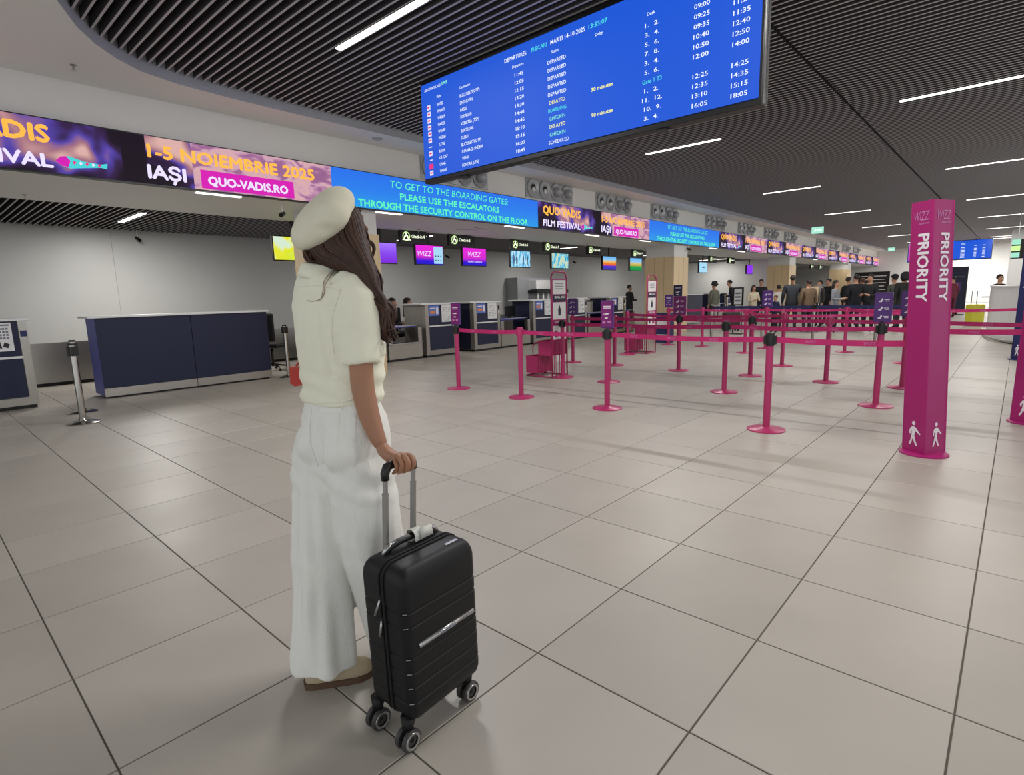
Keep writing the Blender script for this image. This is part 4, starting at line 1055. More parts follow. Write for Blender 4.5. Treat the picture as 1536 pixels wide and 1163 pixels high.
# facing: angle of +y; pointing towards the camera is roughly 2.3 rad
def crowd(px, d, h, face, *a, **k):
    p = on_floor(px, d); return person(p, face, h, *a, **k)
AW, TW, RT, LT = -.84, 2.3, -2.3, .75
crowd(1070, 20.3, 1.60, -.3, '#6b6c5e', '#b3aea6', 'traveller in a dark bucket hat and olive grey jacket at the second bay desk', hat='bucket', shoes='#d8d8d8', bulk=1.15)
crowd(1099, 21.5, 1.70, .4, '#1c1c20', '#22242c', 'man in a black jacket with a pale collar bending over the desk', lean=.25, arms='front', bulk=1.1)
crowd(1128, 19.3, 1.47, TW, '#d9cdb4', '#2a2a33', 'woman in a cream jacket facing the camera', arms='front', longhair=True, hair='#2a1c16', bulk=1.1)
crowd(1139, 20.8, 1.69, 1.9, '#16171f', '#1b1d2a', 'man in a dark jacket standing behind the woman in cream', bulk=1.15)
crowd(1165, 19, 1.45, -.9, '#d6d4c8', '#2c2c30', 'small person in a white jacket seen from behind', hair='#1a1412', bulk=1.05)
crowd(1161, 17, 1.14, 1.2, '#24264a', '#20212a', 'child with brown hair in front of the white jacket', hair='#5a3a24')
crowd(1185, 17, 1.71, -1.2, '#2c2f36', '#24262e', 'tall man in a dark grey coat seen from behind', bulk=1.25, arms='one')
crowd(1209, 16.8, 1.57, -.7, '#6f5a44', '#26262c', 'person in a bulky brown patterned jacket', bulk=1.35, hair='#2a1d18', topkind='hair')
crowd(1226, 18.5, 1.57, 1.0, '#35302e', '#24242a', 'person in dark brown between the brown jacket and the long haired woman', hair='#2b211c')
crowd(1239, 19.8, 1.64, .9, '#131316', '#17171c', 'person in black behind the long haired woman', bulk=1.1)
crowd(1249, 16.5, 1.53, 2.9, '#8a8d94', '#1f2230', 'woman with long dark hair and light grey sleeves', longhair=True, arms='front')
crowd(1268, 18, 1.64, -2.0, '#17181c', '#1b1c22', 'young man in a black jacket facing right', bulk=1.1)
crowd(1279, 17, 1.68, AW, '#14161d', '#191b24', 'broad man in a navy black jacket seen from behind', bulk=1.3)
crowd(1289, 19, 1.60, AW, '#4a3324', '#222228', 'person with a brown collar half hidden behind the broad man', hair='#5a3c28')
crowd(1300, 16.3, 1.67, 1.3, '#131317', '#15161b', 'man in black with cropped hair facing left', bulk=1.15, arms='front')
crowd(1336, 17.4, 1.64, AW, '#4d4f48', '#5a5a5c', 'man in a plaid grey shirt left of the hooded coat', hat='cap', topkind='hair')
crowd(1350, 16.6, 1.69, AW, '#1b1c1d', '#24262a', 'person in a black hooded coat left of the priority column', bulk=1.25, hat='hood')
crowd(1425, 22, 1.62, AW, '#6a2434', '#5c2030', 'person in dark red mostly hidden by the priority column')
# clerks
for px, yy, lab, kw in ((590, 11.35, 'seated clerk in a black jacket left of the first check-in desks', dict()), (613, 11.6, 'seated clerk with a white patterned scarf beside the other clerk', dict(longhair=True))):
    p = on_y(px, 480, yy); c = Vector((p.x, yy, 0))
    person(c, -2.6 if px == 590 else -2.2, 1.80, '#121216', '#15151a', lab, sit=True, arms='front', **kw)
    office_chair((c.x-.0, c.y, 0), (-2.6 if px == 590 else -2.2)+PI, 'black office chair under the '+('left' if px == 590 else 'right')+' seated clerk')
p = on_y(944, 460, 11.0); person((p.x, 11.0), -1.9, 1.62, '#17171d', '#1b1d3a', 'bearded clerk in a dark suit behind the desks beside the oak column', beard=True, arms='front')
person((.02, 11.5), -2.6, 1.66, '#121216', '#15151a', 'clerk cut off by the left edge of the photo', sit=True, arms='front'); office_chair((.02, 11.5, 0), -2.6+PI, 'black office chair at the left edge of the photo')
p = on_x(1500, 417, 21.0); person((21.0, p.y), 2.2, 1.56, '#1a1a1e', '#1a1a1e', 'attendant behind the white curved counter', arms='front')

# luggage among the travellers
def luggage(loc, rz, w, d, h, m, label, hh=.42):
    t = thing('suitcase', label, 'suitcase', loc, rz)
    boxp('shell', t, (-w/2, w/2, -d/2, d/2, .06, h), m, .035)
    part('pull_handle', t, lambda q_: q_.tube([(-.08, d*.3, h-.01), (-.08, d*.3, h+hh), (.08, d*.3, h+hh), (.08, d*.3, h-.01)], .01, 'black', 8), True)
    for a in (-1, 1):
        for b_ in (-1, 1): part('wheel', t, lambda q_: q_.lathe([(.001, -.012), (.03, -.012), (.03, .012), (.001, .012)], 'black', 14, (a*(w/2-.05), b_*(d/2-.04), .031), (0, 1, 0)), 'auto')
    for k in range(4): boxp('ridge', t, (-w/2+.06+k*(w-.12)/3-.008, -w/2+.06+k*(w-.12)/3+.008, -d/2-.004, -d/2+.01, .12, h-.06), m)
    return t
M['yellow'] = mat('yellow_polycarbonate', '#d8d23a', .35)
M['dark_case'] = mat('dark_brown_polycarbonate', '#3a3430', .4)
luggage((22.97, 1.02, 0), -.9, .42, .28, .68, 'yellow', 'bright yellow suitcase beyond the belts right of the priority column')
p = on_floor(1096, 18.4); luggage((p.x, p.y, 0), -.8, .5, .32, .62, 'dark_case', 'large dark brown suitcase beside the standing sign', .2)
st = thing('slim_stand', 'slim black stand beside the yellow suitcase', 'stand', (22.4, .62, 0))
part('pole', st, lambda m: m.tube([(0, 0, .02), (0, 0, .95)], .018, 'black', 10), True); boxp('top_tray', st, (-.12, .12, -.25, .25, .9, .93), 'black'); part('base', st, lambda m: m.lathe([(.16, 0), (.16, .015), (.02, .025)], 'black', 24), 'auto')
part('mast', st, lambda m: m.tube([(0, -.2, .93), (0, -.2, 1.5)], .008, 'black', 8), True)

# ================================================================ THE WOMAN
P0 = Vector((1.002, 1.67, 0))
fh = Vector((.74078, .67175, 0)); rh = Vector((.67175, -.74078, 0)); zh = Vector((0, 0, 1))
def Wl(u, v, z): return rh*u+fh*v+zh*z               # local to her standing point
def wp(px, py, v):                                    # point of her on the upright plane v metres behind that point
    d = ray(px, py); t = ((P0-CAM).dot(fh)+v)/d.dot(fh); return CAM+d*t-P0
TH = math.radians(40); FD = Vector((math.sin(TH), math.cos(TH))); RD = Vector((math.cos(TH), -math.sin(TH)))
def ringp(cu, cv, z, a, b_, n=40, e=2.3, tilt=0.0, ang=None, amp=0, k=0, ph=0):
    """horizontal oval: half width a towards her right, half depth b towards her front"""
    if ang is None: R_, F_ = RD, FD
    else: R_, F_ = Vector((math.cos(ang), -math.sin(ang))), Vector((math.sin(ang), math.cos(ang)))
    out = []
    for j in range(n):
        t = 2*PI*j/n; c, s_ = math.cos(t), math.sin(t)
        w = 1+amp*math.sin(k*t+ph)
        x = a*w*math.copysign(abs(c)**(2/e), c); y = b_*w*math.copysign(abs(s_)**(2/e), s_)
        q_ = R_*x+F_*y
        out.append(Wl(cu+q_.x, cv+q_.y, z+tilt*q_.x))
    return out
def solid(parts, voxel, smooth=4, name='c', levels=0):
    """fuse overlapping closed lofts into one skin"""
    me = bpy.data.meshes.new(name); V = []; F_ = []
    for m in parts:
        k = len(V); V += m.v; F_ += [tuple(k+i for i in f) for f in m.f]
    me.from_pydata(V, [], F_); me.update()
    bm = bmesh.new(); bm.from_mesh(me); bmesh.ops.recalc_face_normals(bm, faces=bm.faces); bm.to_mesh(me); bm.free()
    o = bpy.data.objects.new(name, me); COL.objects.link(o)
    r = o.modifiers.new('r', 'REMESH'); r.mode = 'VOXEL'; r.voxel_size = voxel
    s_ = o.modifiers.new('s', 'SMOOTH'); s_.iterations = smooth; s_.factor = .6
    dg = bpy.context.evaluated_depsgraph_get(); q_ = bpy.data.meshes.new_from_object(o.evaluated_get(dg))
    bpy.data.objects.remove(o); bpy.data.meshes.remove(me)
    return q_
def displace(me, fn):
    n_ = [v.normal.copy() for v in me.vertices]
    for v, nn in zip(me.vertices, n_): v.co += nn*fn(v.co, nn)
    me.update()
def mesh_obj(name, me, m, parent):
    me.name = name; me.materials.clear(); me.materials.append(M[m]); me.polygons.foreach_set('use_smooth', [True]*len(me.polygons))
    o = bpy.data.objects.new(name, me); COL.objects.link(o); o.parent = parent; return o
def uvz(p): return p.dot(rh), p.dot(fh), p.z

# ---- body: one continuous figure
nodes = []; edges = []
def nd(p, r, r2=None): nodes.append((p.x, p.y, p.z, r, r2 or r)); return len(nodes)-1
def chain(ids):
    for a, c in zip(ids, ids[1:]): edges.append((a, c))
cu, cv = -.02, 0.0
pel = nd(Wl(cu+.01, cv, .92), .092, .08); wst = nd(Wl(cu, cv, 1.08), .09, .075); chs = nd(Wl(-.02, .01, 1.26), .125, .085); nkb = nd(Wl(-.04, .0, 1.42), .055, .05)
nek = nd(Wl(-.035, .01, 1.465), .045); hd1 = nd(Wl(-.005, .045, 1.53), .055, .06); hd2 = nd(Wl(-.005, .03, 1.60), .068, .075); hd3 = nd(Wl(-.01, .02, 1.65), .045, .05)
chain([pel, wst, chs, nkb, nek, hd1, hd2, hd3])
hipL = nd(Wl(-.085, .045, .86), .075); knL = nd(Wl(-.105, .0, .48), .055); anL = nd(Wl(-.135, -.07, .09), .036); toL = nd(Wl(-.02, -.03, .04), .03)
hipR = nd(Wl(.05, -.045, .86), .075); knR = nd(Wl(.07, -.04, .48), .055); anR = nd(Wl(.13, .02, .09), .036); toR = nd(Wl(.235, .055, .04), .03)
chain([pel, hipL, knL, anL, toL]); chain([pel, hipR, knR, anR, toR])
shL = nd(Wl(-.135, .10, 1.36), .045); elL = nd(Wl(-.15, .15, 1.10), .036); wrL = nd(Wl(-.08, .25, 1.04), .026); haL = nd(Wl(-.03, .27, 1.04), .03, .018)
chain([chs, shL, elL, wrL, haL])
for k in range(4):
    a_ = nd(Wl(.015, .285, 1.06-.018*k), .0085); b_ = nd(Wl(.03, .26, 1.058-.018*k), .0075); chain([haL, a_, b_])
th_ = nd(Wl(-.01, .245, 1.07), .009); chain([haL, th_])
shR = nd(wp(533, 432, -.09), .045); upR = nd(wp(538, 500, -.11), .043); elR = nd(wp(544, 583, -.125), .0385); fa1 = nd(wp(553, 622, -.135), .036); fa2 = nd(wp(565, 655, -.15), .028); wrR = nd(wp(575, 676, -.16), .0215, .024)
chain([chs, shR, upR, elR, fa1, fa2, wrR])
v_b, f_b = skin_surface(nodes, edges, 0, 2)
# right hand: palm and five fingers closed round the grip
hn = []; he = []
def hd(px, py, v, r, r2=None):
    p = wp(px, py, v); hn.append((p.x, p.y, p.z, r, r2 or r)); return len(hn)-1
w0 = hd(569, 663, -.155, .0235); w1 = hd(577, 679, -.165, .0215)
pa = hd(587, 684, -.185, .021, .017); pb = hd(598, 686, -.205, .022, .016)
he += [(w0, w1), (w1, pa), (pa, pb)]
vF = {}
fingers = [((614, 683, -.228), (620.5, 691, -.246), (619.5, 700.5, -.242), (614, 705, -.222)), ((606, 684, -.236), (612.5, 693.5, -.258), (611.5, 703, -.252), (605.5, 708, -.230)),
           ((598.5, 686, -.236), (604, 696, -.258), (603, 705, -.250), (597.5, 709.5, -.230)), ((591.5, 688.5, -.226), (595.5, 698, -.246), (595, 705.5, -.24), (590.5, 709.5, -.224))]
fr_ = [(.0105, .0095, .0085, .0072), (.0105, .0095, .0088, .0075), (.010, .009, .0085, .0072), (.009, .008, .0075, .0065)]
parts_h = []
for fg, rr in zip(fingers, fr_):
    ids = [hd(*p, r) for p, r in zip(fg, rr)]
    he.append((pb, ids[0])); he += list(zip(ids, ids[1:]))
t0_ = hd(592, 693, -.178, .012); t1_ = hd(603, 699, -.172, .0105); t2_ = hd(613, 702, -.178, .009); he += [(pa, t0_), (t0_, t1_), (t1_, t2_)]
v_h, f_h = skin_surface(hn, he, 0, 2)
bb = MB(); bb.add(v_b, f_b, 'skin_tan'); bb.add(v_h, f_h, 'skin_tan')
# nose, lips, ears on the turned head
HD = Vector((math.sin(math.radians(62)), math.cos(math.radians(62))))   # where she looks
hc = Wl(-.005, .03, 1.59)
def hp(f, s_, z): return hc+Wl(HD.x*f+HD.y*s_, HD.y*f-HD.x*s_, z)        # forward, right, up
bb.loft([[hp(.075+.0*i, .011*math.cos(a)*(1+.3*(1-i)), .014-.022*i+.006*math.sin(a)) if i == 0 else hp(.108-.0*i, .010*math.cos(a), -.02+.007*math.sin(a)) for a in [j*PI/4 for j in range(8)]] for i in (0, 1)], 'skin_tan')
woman = bb.build('person', None, True)
woman.location = P0
tag(woman, 'woman in cream shirt, white trousers and cream beret holding the black suitcase', 'person')
fe = MB()
for sg in (-1, 1): fe.lathe([(.001, 0), (.011, .002), (.012, .005), (.001, .011)], 'black', 10, hp(.079, .03*sg, .012), Wl(HD.x, HD.y, 0)); fe.tube([hp(.083, .015*sg, .032), hp(.084, .03*sg, .037), hp(.075, .045*sg, .033)], .003, 'hair', 6)
fe.tube([hp(.084, -.02, -.05), hp(.092, 0, -.047), hp(.084, .02, -.05)], .0055, cmat('#a8504c'), 8)
fe.build('face_features', woman, True)
nails = MB()
for fg in fingers:
    p = wp(*fg[3]); q_ = wp(*fg[2]); d = (p-q_).normalized(); nails.lathe([(.001, .0045), (.0045, .004), (.005, .0), (.001, -.004)], cmat('#d8a89a'), 8, p-fh*.004, -fh)
nails.build('fingernails', woman, True)

# ---- trousers
def leg(pts, n=44, amp=.0):
    m = MB(); m.loft([ringp(u, v, z, a, b_, n, 2.2, 0, ang, amp*(1-(z/.9)), 5, 1.0) for (u, v, z, a, b_, ang) in pts], 'trouser'); return m
A0 = TH
hips = MB(); hips.loft([ringp(-.012, .0, z, a, b_, 48, 2.2, 0) for z, a, b_ in ((.70, .12, .09), (.78, .150, .118), (.84, .170, .128), (.90, .172, .126), (.945, .166, .119), (.975, .154, .109), (1.008, .146, .102))], 'trouser')
bum = MB()
for (u, v, z) in ((-.095, -.035, .865), (.015, -.105, .855)):
    c = Wl(u, v, z); rr = []
    for i in range(1, 12):
        t = PI*i/12; rr.append([c+Wl(.078*math.sin(t)*math.cos(a*PI/10), .070*math.sin(t)*math.sin(a*PI/10), -.085*math.cos(t)) for a in range(20)])
    bum.loft(rr, 'trouser')
legL = leg([(-.098, .03, .885, .070, .09, A0), (-.108, .035, .80, .092, .105, A0), (-.108, .02, .70, .094, .104, A0), (-.110, .0, .58, .094, .10, A0+.1), (-.118, -.02, .45, .098, .10, A0+.2), (-.124, -.035, .32, .103, .104, A0+.3), (-.127, -.043, .20, .103, .104, A0+.4), (-.130, -.048, .12, .105, .107, A0+.5), (-.131, -.052, .058, .106, .108, A0+.5)], amp=.04)
legR = leg([(.046, -.04, .885, .072, .09, A0), (.050, -.055, .80, .098, .106, A0), (.056, -.055, .70, .100, .108, A0), (.062, -.045, .58, .098, .106, A0), (.068, -.03, .45, .10, .106, A0), (.090, -.005, .32, .102, .106, A0), (.115, .015, .20, .110, .112, A0), (.135, .025, .12, .113, .114, A0), (.145, .03, .055, .115, .115, A0)], amp=.04)
tm = solid([hips, bum, legL, legR], .0075, 5)
def fold_t(p, nn):
    u, v, z = uvz(p)
    q_ = noise.noise(Vector((u*9+3, v*9, z*2.1)))*(.014 if z < .6 else max(.007, .014-(z-.6)*.03)) + noise.noise(Vector((u*22, v*22, z*4+5)))*(.006 if z < .6 else .004)
    L = u < (-.03 if z < .6 else -.035+.1*(z-.6))
    cx, cy_ = (-.13, -.04) if L else (.09, .0)
    an = math.atan2(v-cy_, u-cx); g = max(0, min(1, (.80-z)/.6))
    q_ += g*.0085*math.sin(5*an+6*z+(1.3 if L else 0))+g*.0035*math.sin(9*an-4*z)
    # slanting drag folds below the seat
    if .62 < z < .86: q_ += .0040*math.sin(70*(z+.45*u))*math.sin((z-.62)/.24*PI)**2
    # knee creases
    if .36 < z < .58: q_ += .0025*math.sin(50*z+10*u)*math.sin((z-.36)/.22*PI)**2
    # centre seam
    if z > .80: q_ -= .012*math.exp(-((u+.052-.0*(z))/.008)**2)*(1 if nn.dot(fh) < 0 else 0)*min(1, (1.0-z)/.05)
    return q_
displace(tm, fold_t)
trousers = mesh_obj('trousers', tm, 'trouser', woman)
bvh = BVHTree.FromPolygons([v.co.copy() for v in tm.vertices], [tuple(p.vertices) for p in tm.polygons])
def on_mesh(b, px, py, off):
    d = ray(px, py).normalized(); h = b.ray_cast(CAM-P0, d)
    return (h[0]+h[1]*off) if h[0] else None
def patch(b, quad, nx, ny, off, m, name, parent, thick=True):
    """a sewn-on piece following the cloth; quad = corner pixels tl,tr,br,bl"""
    mb = MB(); g = {}
    for j in range(ny+1):
        for i in range(nx+1):
            s_, t = i/nx, j/ny
            px = (quad[0][0]*(1-s_)+quad[1][0]*s_)*(1-t)+(quad[3][0]*(1-s_)+quad[2][0]*s_)*t
            py = (quad[0][1]*(1-s_)+quad[1][1]*s_)*(1-t)+(quad[3][1]*(1-s_)+quad[2][1]*s_)*t
            edge = i in (0, nx) or j in (0, ny)
            p = on_mesh(b, px, py, -.001 if edge else off)
            g[i, j] = p
    idx = {}; vs = []
    for k, p in g.items():
        if p is not None: idx[k] = len(vs); vs.append(p)
    fs = [(idx[i, j], idx[i, j+1], idx[i+1, j+1], idx[i+1, j]) for i in range(nx) for j in range(ny) if all(q_ in idx for q_ in ((i, j), (i, j+1), (i+1, j+1), (i+1, j)))]
    mb.add(vs, fs, m); return mb.build(name, parent, True)
def seam(b, pts, r, m, name, parent, off=.001, sub=6):
    P = []
    for (a, c) in zip(pts, pts[1:]):
        for k in range(sub): P.append((a[0]+(c[0]-a[0])*k/sub, a[1]+(c[1]-a[1])*k/sub))
    P.append(pts[-1]); Q = [on_mesh(b, x, y, off) for x, y in P]; Q = [q_ for q_ in Q if q_ is not None]
    if len(Q) > 2: mb = MB(); mb.tube(Q, r, m, 5); return mb.build(name, parent, True)
patch(bvh, ((476, 618), (513, 617), (507, 670), (478, 668)), 12, 12, .0035, 'trouser', 'back_pocket', trousers)
patch(bvh, ((518, 619), (536, 622), (536, 664), (524, 668)), 8, 12, .003, 'trouser', 'back_pocket', trousers)
seam(bvh, [(468, 614), (465, 640), (466, 668), (478, 700)], .0012, 'trouser', 'seam', trousers)
for x in (459, 476, 512): patch(bvh, ((x, 606), (x+4, 606), (x+3, 617), (x-1, 617)), 3, 4, .004, 'trouser', 'belt_loop', trousers)

# ---- shirt
tor = MB()
tor.loft([ringp(u, v, z, a, b_, 48, 2.4, tl) for u, v, z, a, b_, tl in ((-.015, 0, .998, .150, .110, 0), (-.014, 0, 1.02, .153, .113, 0), (-.010, .0, 1.06, .152, .114, 0), (-.008, .0, 1.12, .155, .118, 0), (-.006, .0, 1.19, .162, .122, 0), (-.008, .0, 1.26, .168, .120, 0), (-.014, .0, 1.32, .172, .108, 0), (-.022, .0, 1.365, .158, .090, -.05), (-.032, .0, 1.395, .125, .078, -.1), (-.040, .0, 1.420, .088, .066, -.12), (-.045, .0, 1.438, .066, .058, -.12))], 'cream')
slR = MB()
def sleeve(secs, n=32):
    m = MB(); pts = [s_[0] for s_ in secs]; X = None; rings = []
    for i, (p, a, b_) in enumerate(secs):
        d = (pts[min(i+1, len(pts)-1)]-pts[max(i-1, 0)]).normalized()
        X = rh-d*rh.dot(d); X.normalize(); Y = d.cross(X)
        rings.append([p+X*(a*math.cos(2*PI*j/n))+Y*(b_*math.sin(2*PI*j/n)) for j in range(n)])
    m.loft(rings, 'cream'); return m
slR = sleeve([(wp(512, 418, -.06), .035, .04), (wp(522, 430, -.075), .062, .058), (wp(530, 450, -.088), .072, .066), (wp(535, 478, -.098), .072, .068), (wp(539, 510, -.106), .066, .066), (wp(542, 532, -.112), .061, .064), (wp(544, 546, -.116), .0575, .062)])
slL = sleeve([(Wl(-.09, .07, 1.375), .035, .04), (Wl(-.118, .09, 1.352), .05, .055), (Wl(-.134, .10, 1.30), .053, .064), (Wl(-.126, .11, 1.22), .048, .062), (Wl(-.112, .12, 1.15), .046, .06), (Wl(-.110, .125, 1.12), .048, .06)])
sm = solid([tor, slR, slL], .0065, 4)
def fold_s(p, nn):
    u, v, z = uvz(p)
    q_ = noise.noise(Vector((u*8, v*8, z*7)))*.007 + noise.noise(Vector((u*18+4, v*18, z*16)))*.003
    if z < 1.14: q_ += .0045*math.sin(85*z+9*u+2*math.sin(12*u))*max(0, min(1, (1.14-z)/.06))*max(0, min(1, (z-1.0)/.02))
    if 1.1 < z < 1.34 and -.06 < u < .03: q_ -= .008*math.exp(-((u+.018-.10*(1.30-z))/.012)**2)   # armhole crease
    return q_
displace(sm, fold_s)
shirt = mesh_obj('shirt', sm, 'cream', woman)
bs_ = BVHTree.FromPolygons([v.co.copy() for v in sm.vertices], [tuple(p.vertices) for p in sm.polygons])
col_ = MB()
col_.loft([ringp(-.046, 0, 1.405, .076, .066, 40, 2, -.16), ringp(-.044, 0, 1.425, .073, .063, 40, 2, -.17), ringp(-.042, 0, 1.445, .066, .058, 40, 2, -.17), ringp(-.041, 0, 1.452, .060, .052, 40, 2, -.17), ringp(-.041, 0, 1.445, .055, .048, 40, 2, -.17), ringp(-.041, 0, 1.42, .053, .046, 40, 2, -.15)], 'cream', False)
cf = MB()
cf.loft([ringp(-.044, -.002, 1.450, .064, .057, 40, 2, -.17), ringp(-.044, -.002, 1.447, .069, .063, 40, 2, -.17), ringp(-.045, -.002, 1.422, .077, .073, 40, 2, -.19), ringp(-.046, -.002, 1.402, .083, .078, 40, 2, -.21), ringp(-.046, -.002, 1.401, .079, .073, 40, 2, -.21)], 'cream', False)
col_.build('collar_stand', shirt, True); cf.build('collar', shirt, True)
seam(bs_, [(450, 430), (470, 428), (498, 432), (512, 436)], .0014, 'cream', 'yoke_seam', shirt)
seam(bs_, [(512, 434), (499, 470), (497, 500), (501, 530)], .0014, 'cream', 'armhole_seam', shirt)
# chest pocket and lower front pocket seen at her right side
patch(bs_, ((570, 512), (577, 513), (577, 534), (570, 535)), 4, 6, .008, 'cream', 'pocket_flap', shirt)
seam(bs_, [(519, 545), (531, 549), (545, 550), (558, 548), (569, 543)], .0025, 'cream', 'sleeve_hem', shirt, .0)
seam(bs_, [(452, 601), (475, 605), (505, 604), (528, 600)], .0028, 'cream', 'shirt_hem', shirt, .0)

# ---- shoes
def shoe(heel, toe, name='shoe'):
    t = MB(); d = (toe-heel); L = d.length; d.normalize(); n_ = zh.cross(d)
    def rg(s_, w, h, z0=.026): return [heel+d*(s_*L)+n_*(w*math.cos(2*PI*j/20))+zh*(z0+max(0, h*math.sin(2*PI*j/20))*1.0+min(0, .006*math.sin(2*PI*j/20))) for j in range(20)]
    t.loft([rg(.0, .012, .03), rg(.03, .028, .055), rg(.15, .036, .075), rg(.35, .038, .075), rg(.55, .042, .06), rg(.75, .045, .045), rg(.9, .036, .035), rg(.98, .018, .022), rg(1.0, .006, .012)], 'shoe')
    o = t.build(name, woman, True)
    s_ = MB(); s_.loft([[heel+d*(x*L)+n_*y+zh*z for x, y in ((-.03, 0), (0, .026), (.12, .036), (.35, .038), (.6, .045), (.8, .045), (.95, .028), (1.03, 0), (.95, -.028), (.8, -.045), (.6, -.045), (.35, -.038), (.12, -.036), (0, -.026))] for z in (0, .024)], 'sole')
    s_.build('sole', o); return o
shoe(Wl(-.188, -.098, 0), Wl(.035, -.035, 0)); shoe(Wl(.09, .0, 0), Wl(.31, .075, 0))

# ---- beret
bn = Wl(-.56, -.50, .64).normalized(); bc = wp(502, 337, -.005)
bx_ = bn.cross(zh).normalized(); by_ = bn.cross(bx_)
bm_ = MB()
prof = [(.080, -.016), (.084, -.010), (.094, -.002), (.107, .008), (.116, .022), (.117, .038), (.111, .056), (.097, .071), (.076, .082), (.050, .089), (.025, .092), (.006, .092)]
bm_.lathe(prof, 'beret', 56, bc, bn)
bme = bpy.data.meshes.new('beret'); bme.from_pydata(bm_.v, [], bm_.f); bme.update()
def fold_b(p, nn):
    d = p-bc; h = d.dot(bn); a = math.atan2(d.dot(by_), d.dot(bx_)); r = (d-bn*h).length
    q_ = noise.noise(d*9)*.010+noise.noise(d*22)*.0025
    dr = ray(487, 343).normalized(); w_ = p-(CAM-P0); lat = w_-dr*w_.dot(dr)
    if nn.dot(fh) < .2: q_ -= .014*math.exp(-(lat.dot(zh)/.010)**2-(lat.dot(rh)/.026)**2)-.005*math.exp(-((lat.dot(zh)-.018)/.012)**2-(lat.dot(rh)/.03)**2)          # dent on the crown
    return q_
displace(bme, fold_b)
# sag: the lower left of the crown hangs over
for v in bme.vertices:
    d = v.co-bc; w = max(0, d.dot(-rh*.8-zh*.6)); v.co += (-rh*.16-zh*.10)*w
beret = mesh_obj('beret', bme, 'beret', woman)
ms = beret.modifiers.new('s', 'SUBSURF'); ms.levels = 1; ms.render_levels = 1
st_ = MB(); st_.tube([bc+bn*.088, bc+bn*.097+bx_*.004], .002, 'beret', 6); st_.build('stem', beret, True)

# ---- hair: cap under the beret and long waved locks over her right shoulder
Lp = [(460, 352), (456, 371), (461, 391), (488, 400), (512, 407), (531, 415), (548, 431), (558, 452), (567, 480), (572, 500)]
Rp = [(528, 306), (540, 320), (545, 338), (549, 360), (556, 386), (565, 412), (568, 436), (582, 456), (590, 480), (594, 508)]
def poly(P, s_):
    x = s_*(len(P)-1); i = min(int(x), len(P)-2); f = x-i
    a = P[max(i-1, 0)]; b_ = P[i]; c = P[i+1]; d = P[min(i+2, len(P)-1)]
    return tuple(.5*((2*b_[k])+(-a[k]+c[k])*f+(2*a[k]-5*b_[k]+4*c[k]-d[k])*f*f+(-a[k]+3*b_[k]-3*c[k]+d[k])*f**3) for k in (0, 1))
def hair_pt(t, s_, lay):
    l = poly(Lp, s_); r = poly(Rp, s_)
    px = l[0]*(1-t)+r[0]*t; py = l[1]*(1-t)+r[1]*t
    bow = math.sqrt(max(0, 1-abs(2*t-1)**3.5))
    if s_ < .35: vc, dep = .015-.1*max(0, s_-.1), .092
    elif s_ < .6: k = (s_-.35)/.25; vc, dep = -.01-.04*k, .092-.035*k
    else: k = (s_-.6)/.4; vc, dep = -.05-.02*k, .057-.022*k
    return px, py, vc-dep*bow*lay
hm_ = MB()
rnd = random.Random(3)
for k in range(330):
    t = rnd.random(); lay = rnd.choice((1, 1, .92, .8, .6, -.3, -.9)); s0 = rnd.uniform(0, .06); s1 = rnd.uniform(.80, 1.03) if rnd.random() < .75 else rnd.uniform(.55, .85)
    if t < .35 and s1 < .8: s1 = rnd.uniform(.8, 1)
    ph = round(t*7)*1.1+rnd.uniform(-.5, .5); am = rnd.uniform(2.2, 5.0); wr_ = rnd.uniform(-.12, .12); pts = []; rr = []
    n_ = 26
    for i in range(n_):
        s_ = s0+(min(s1, 1)-s0)*i/(n_-1)
        tt = min(1, max(0, t+wr_*math.sin(3*s_+ph)*s_))
        px, py, v = hair_pt(tt, s_, lay)
        g = max(0, s_-.35)/.65
        px += am*g*1.4*math.sin(15*s_+ph*.35+t*2); py += am*g*.4*math.cos(13*s_+ph)
        v += .006*g*math.sin(14*s_+ph)
        pts.append(wp(px, py, v)); rr.append(.0042*(1-.55*max(0, i/(n_-1)-.5)*2)*1.25*(1+.25*math.sin(k)) if i else .003)
    hm_.tube(pts, rr, 'hair', 5)
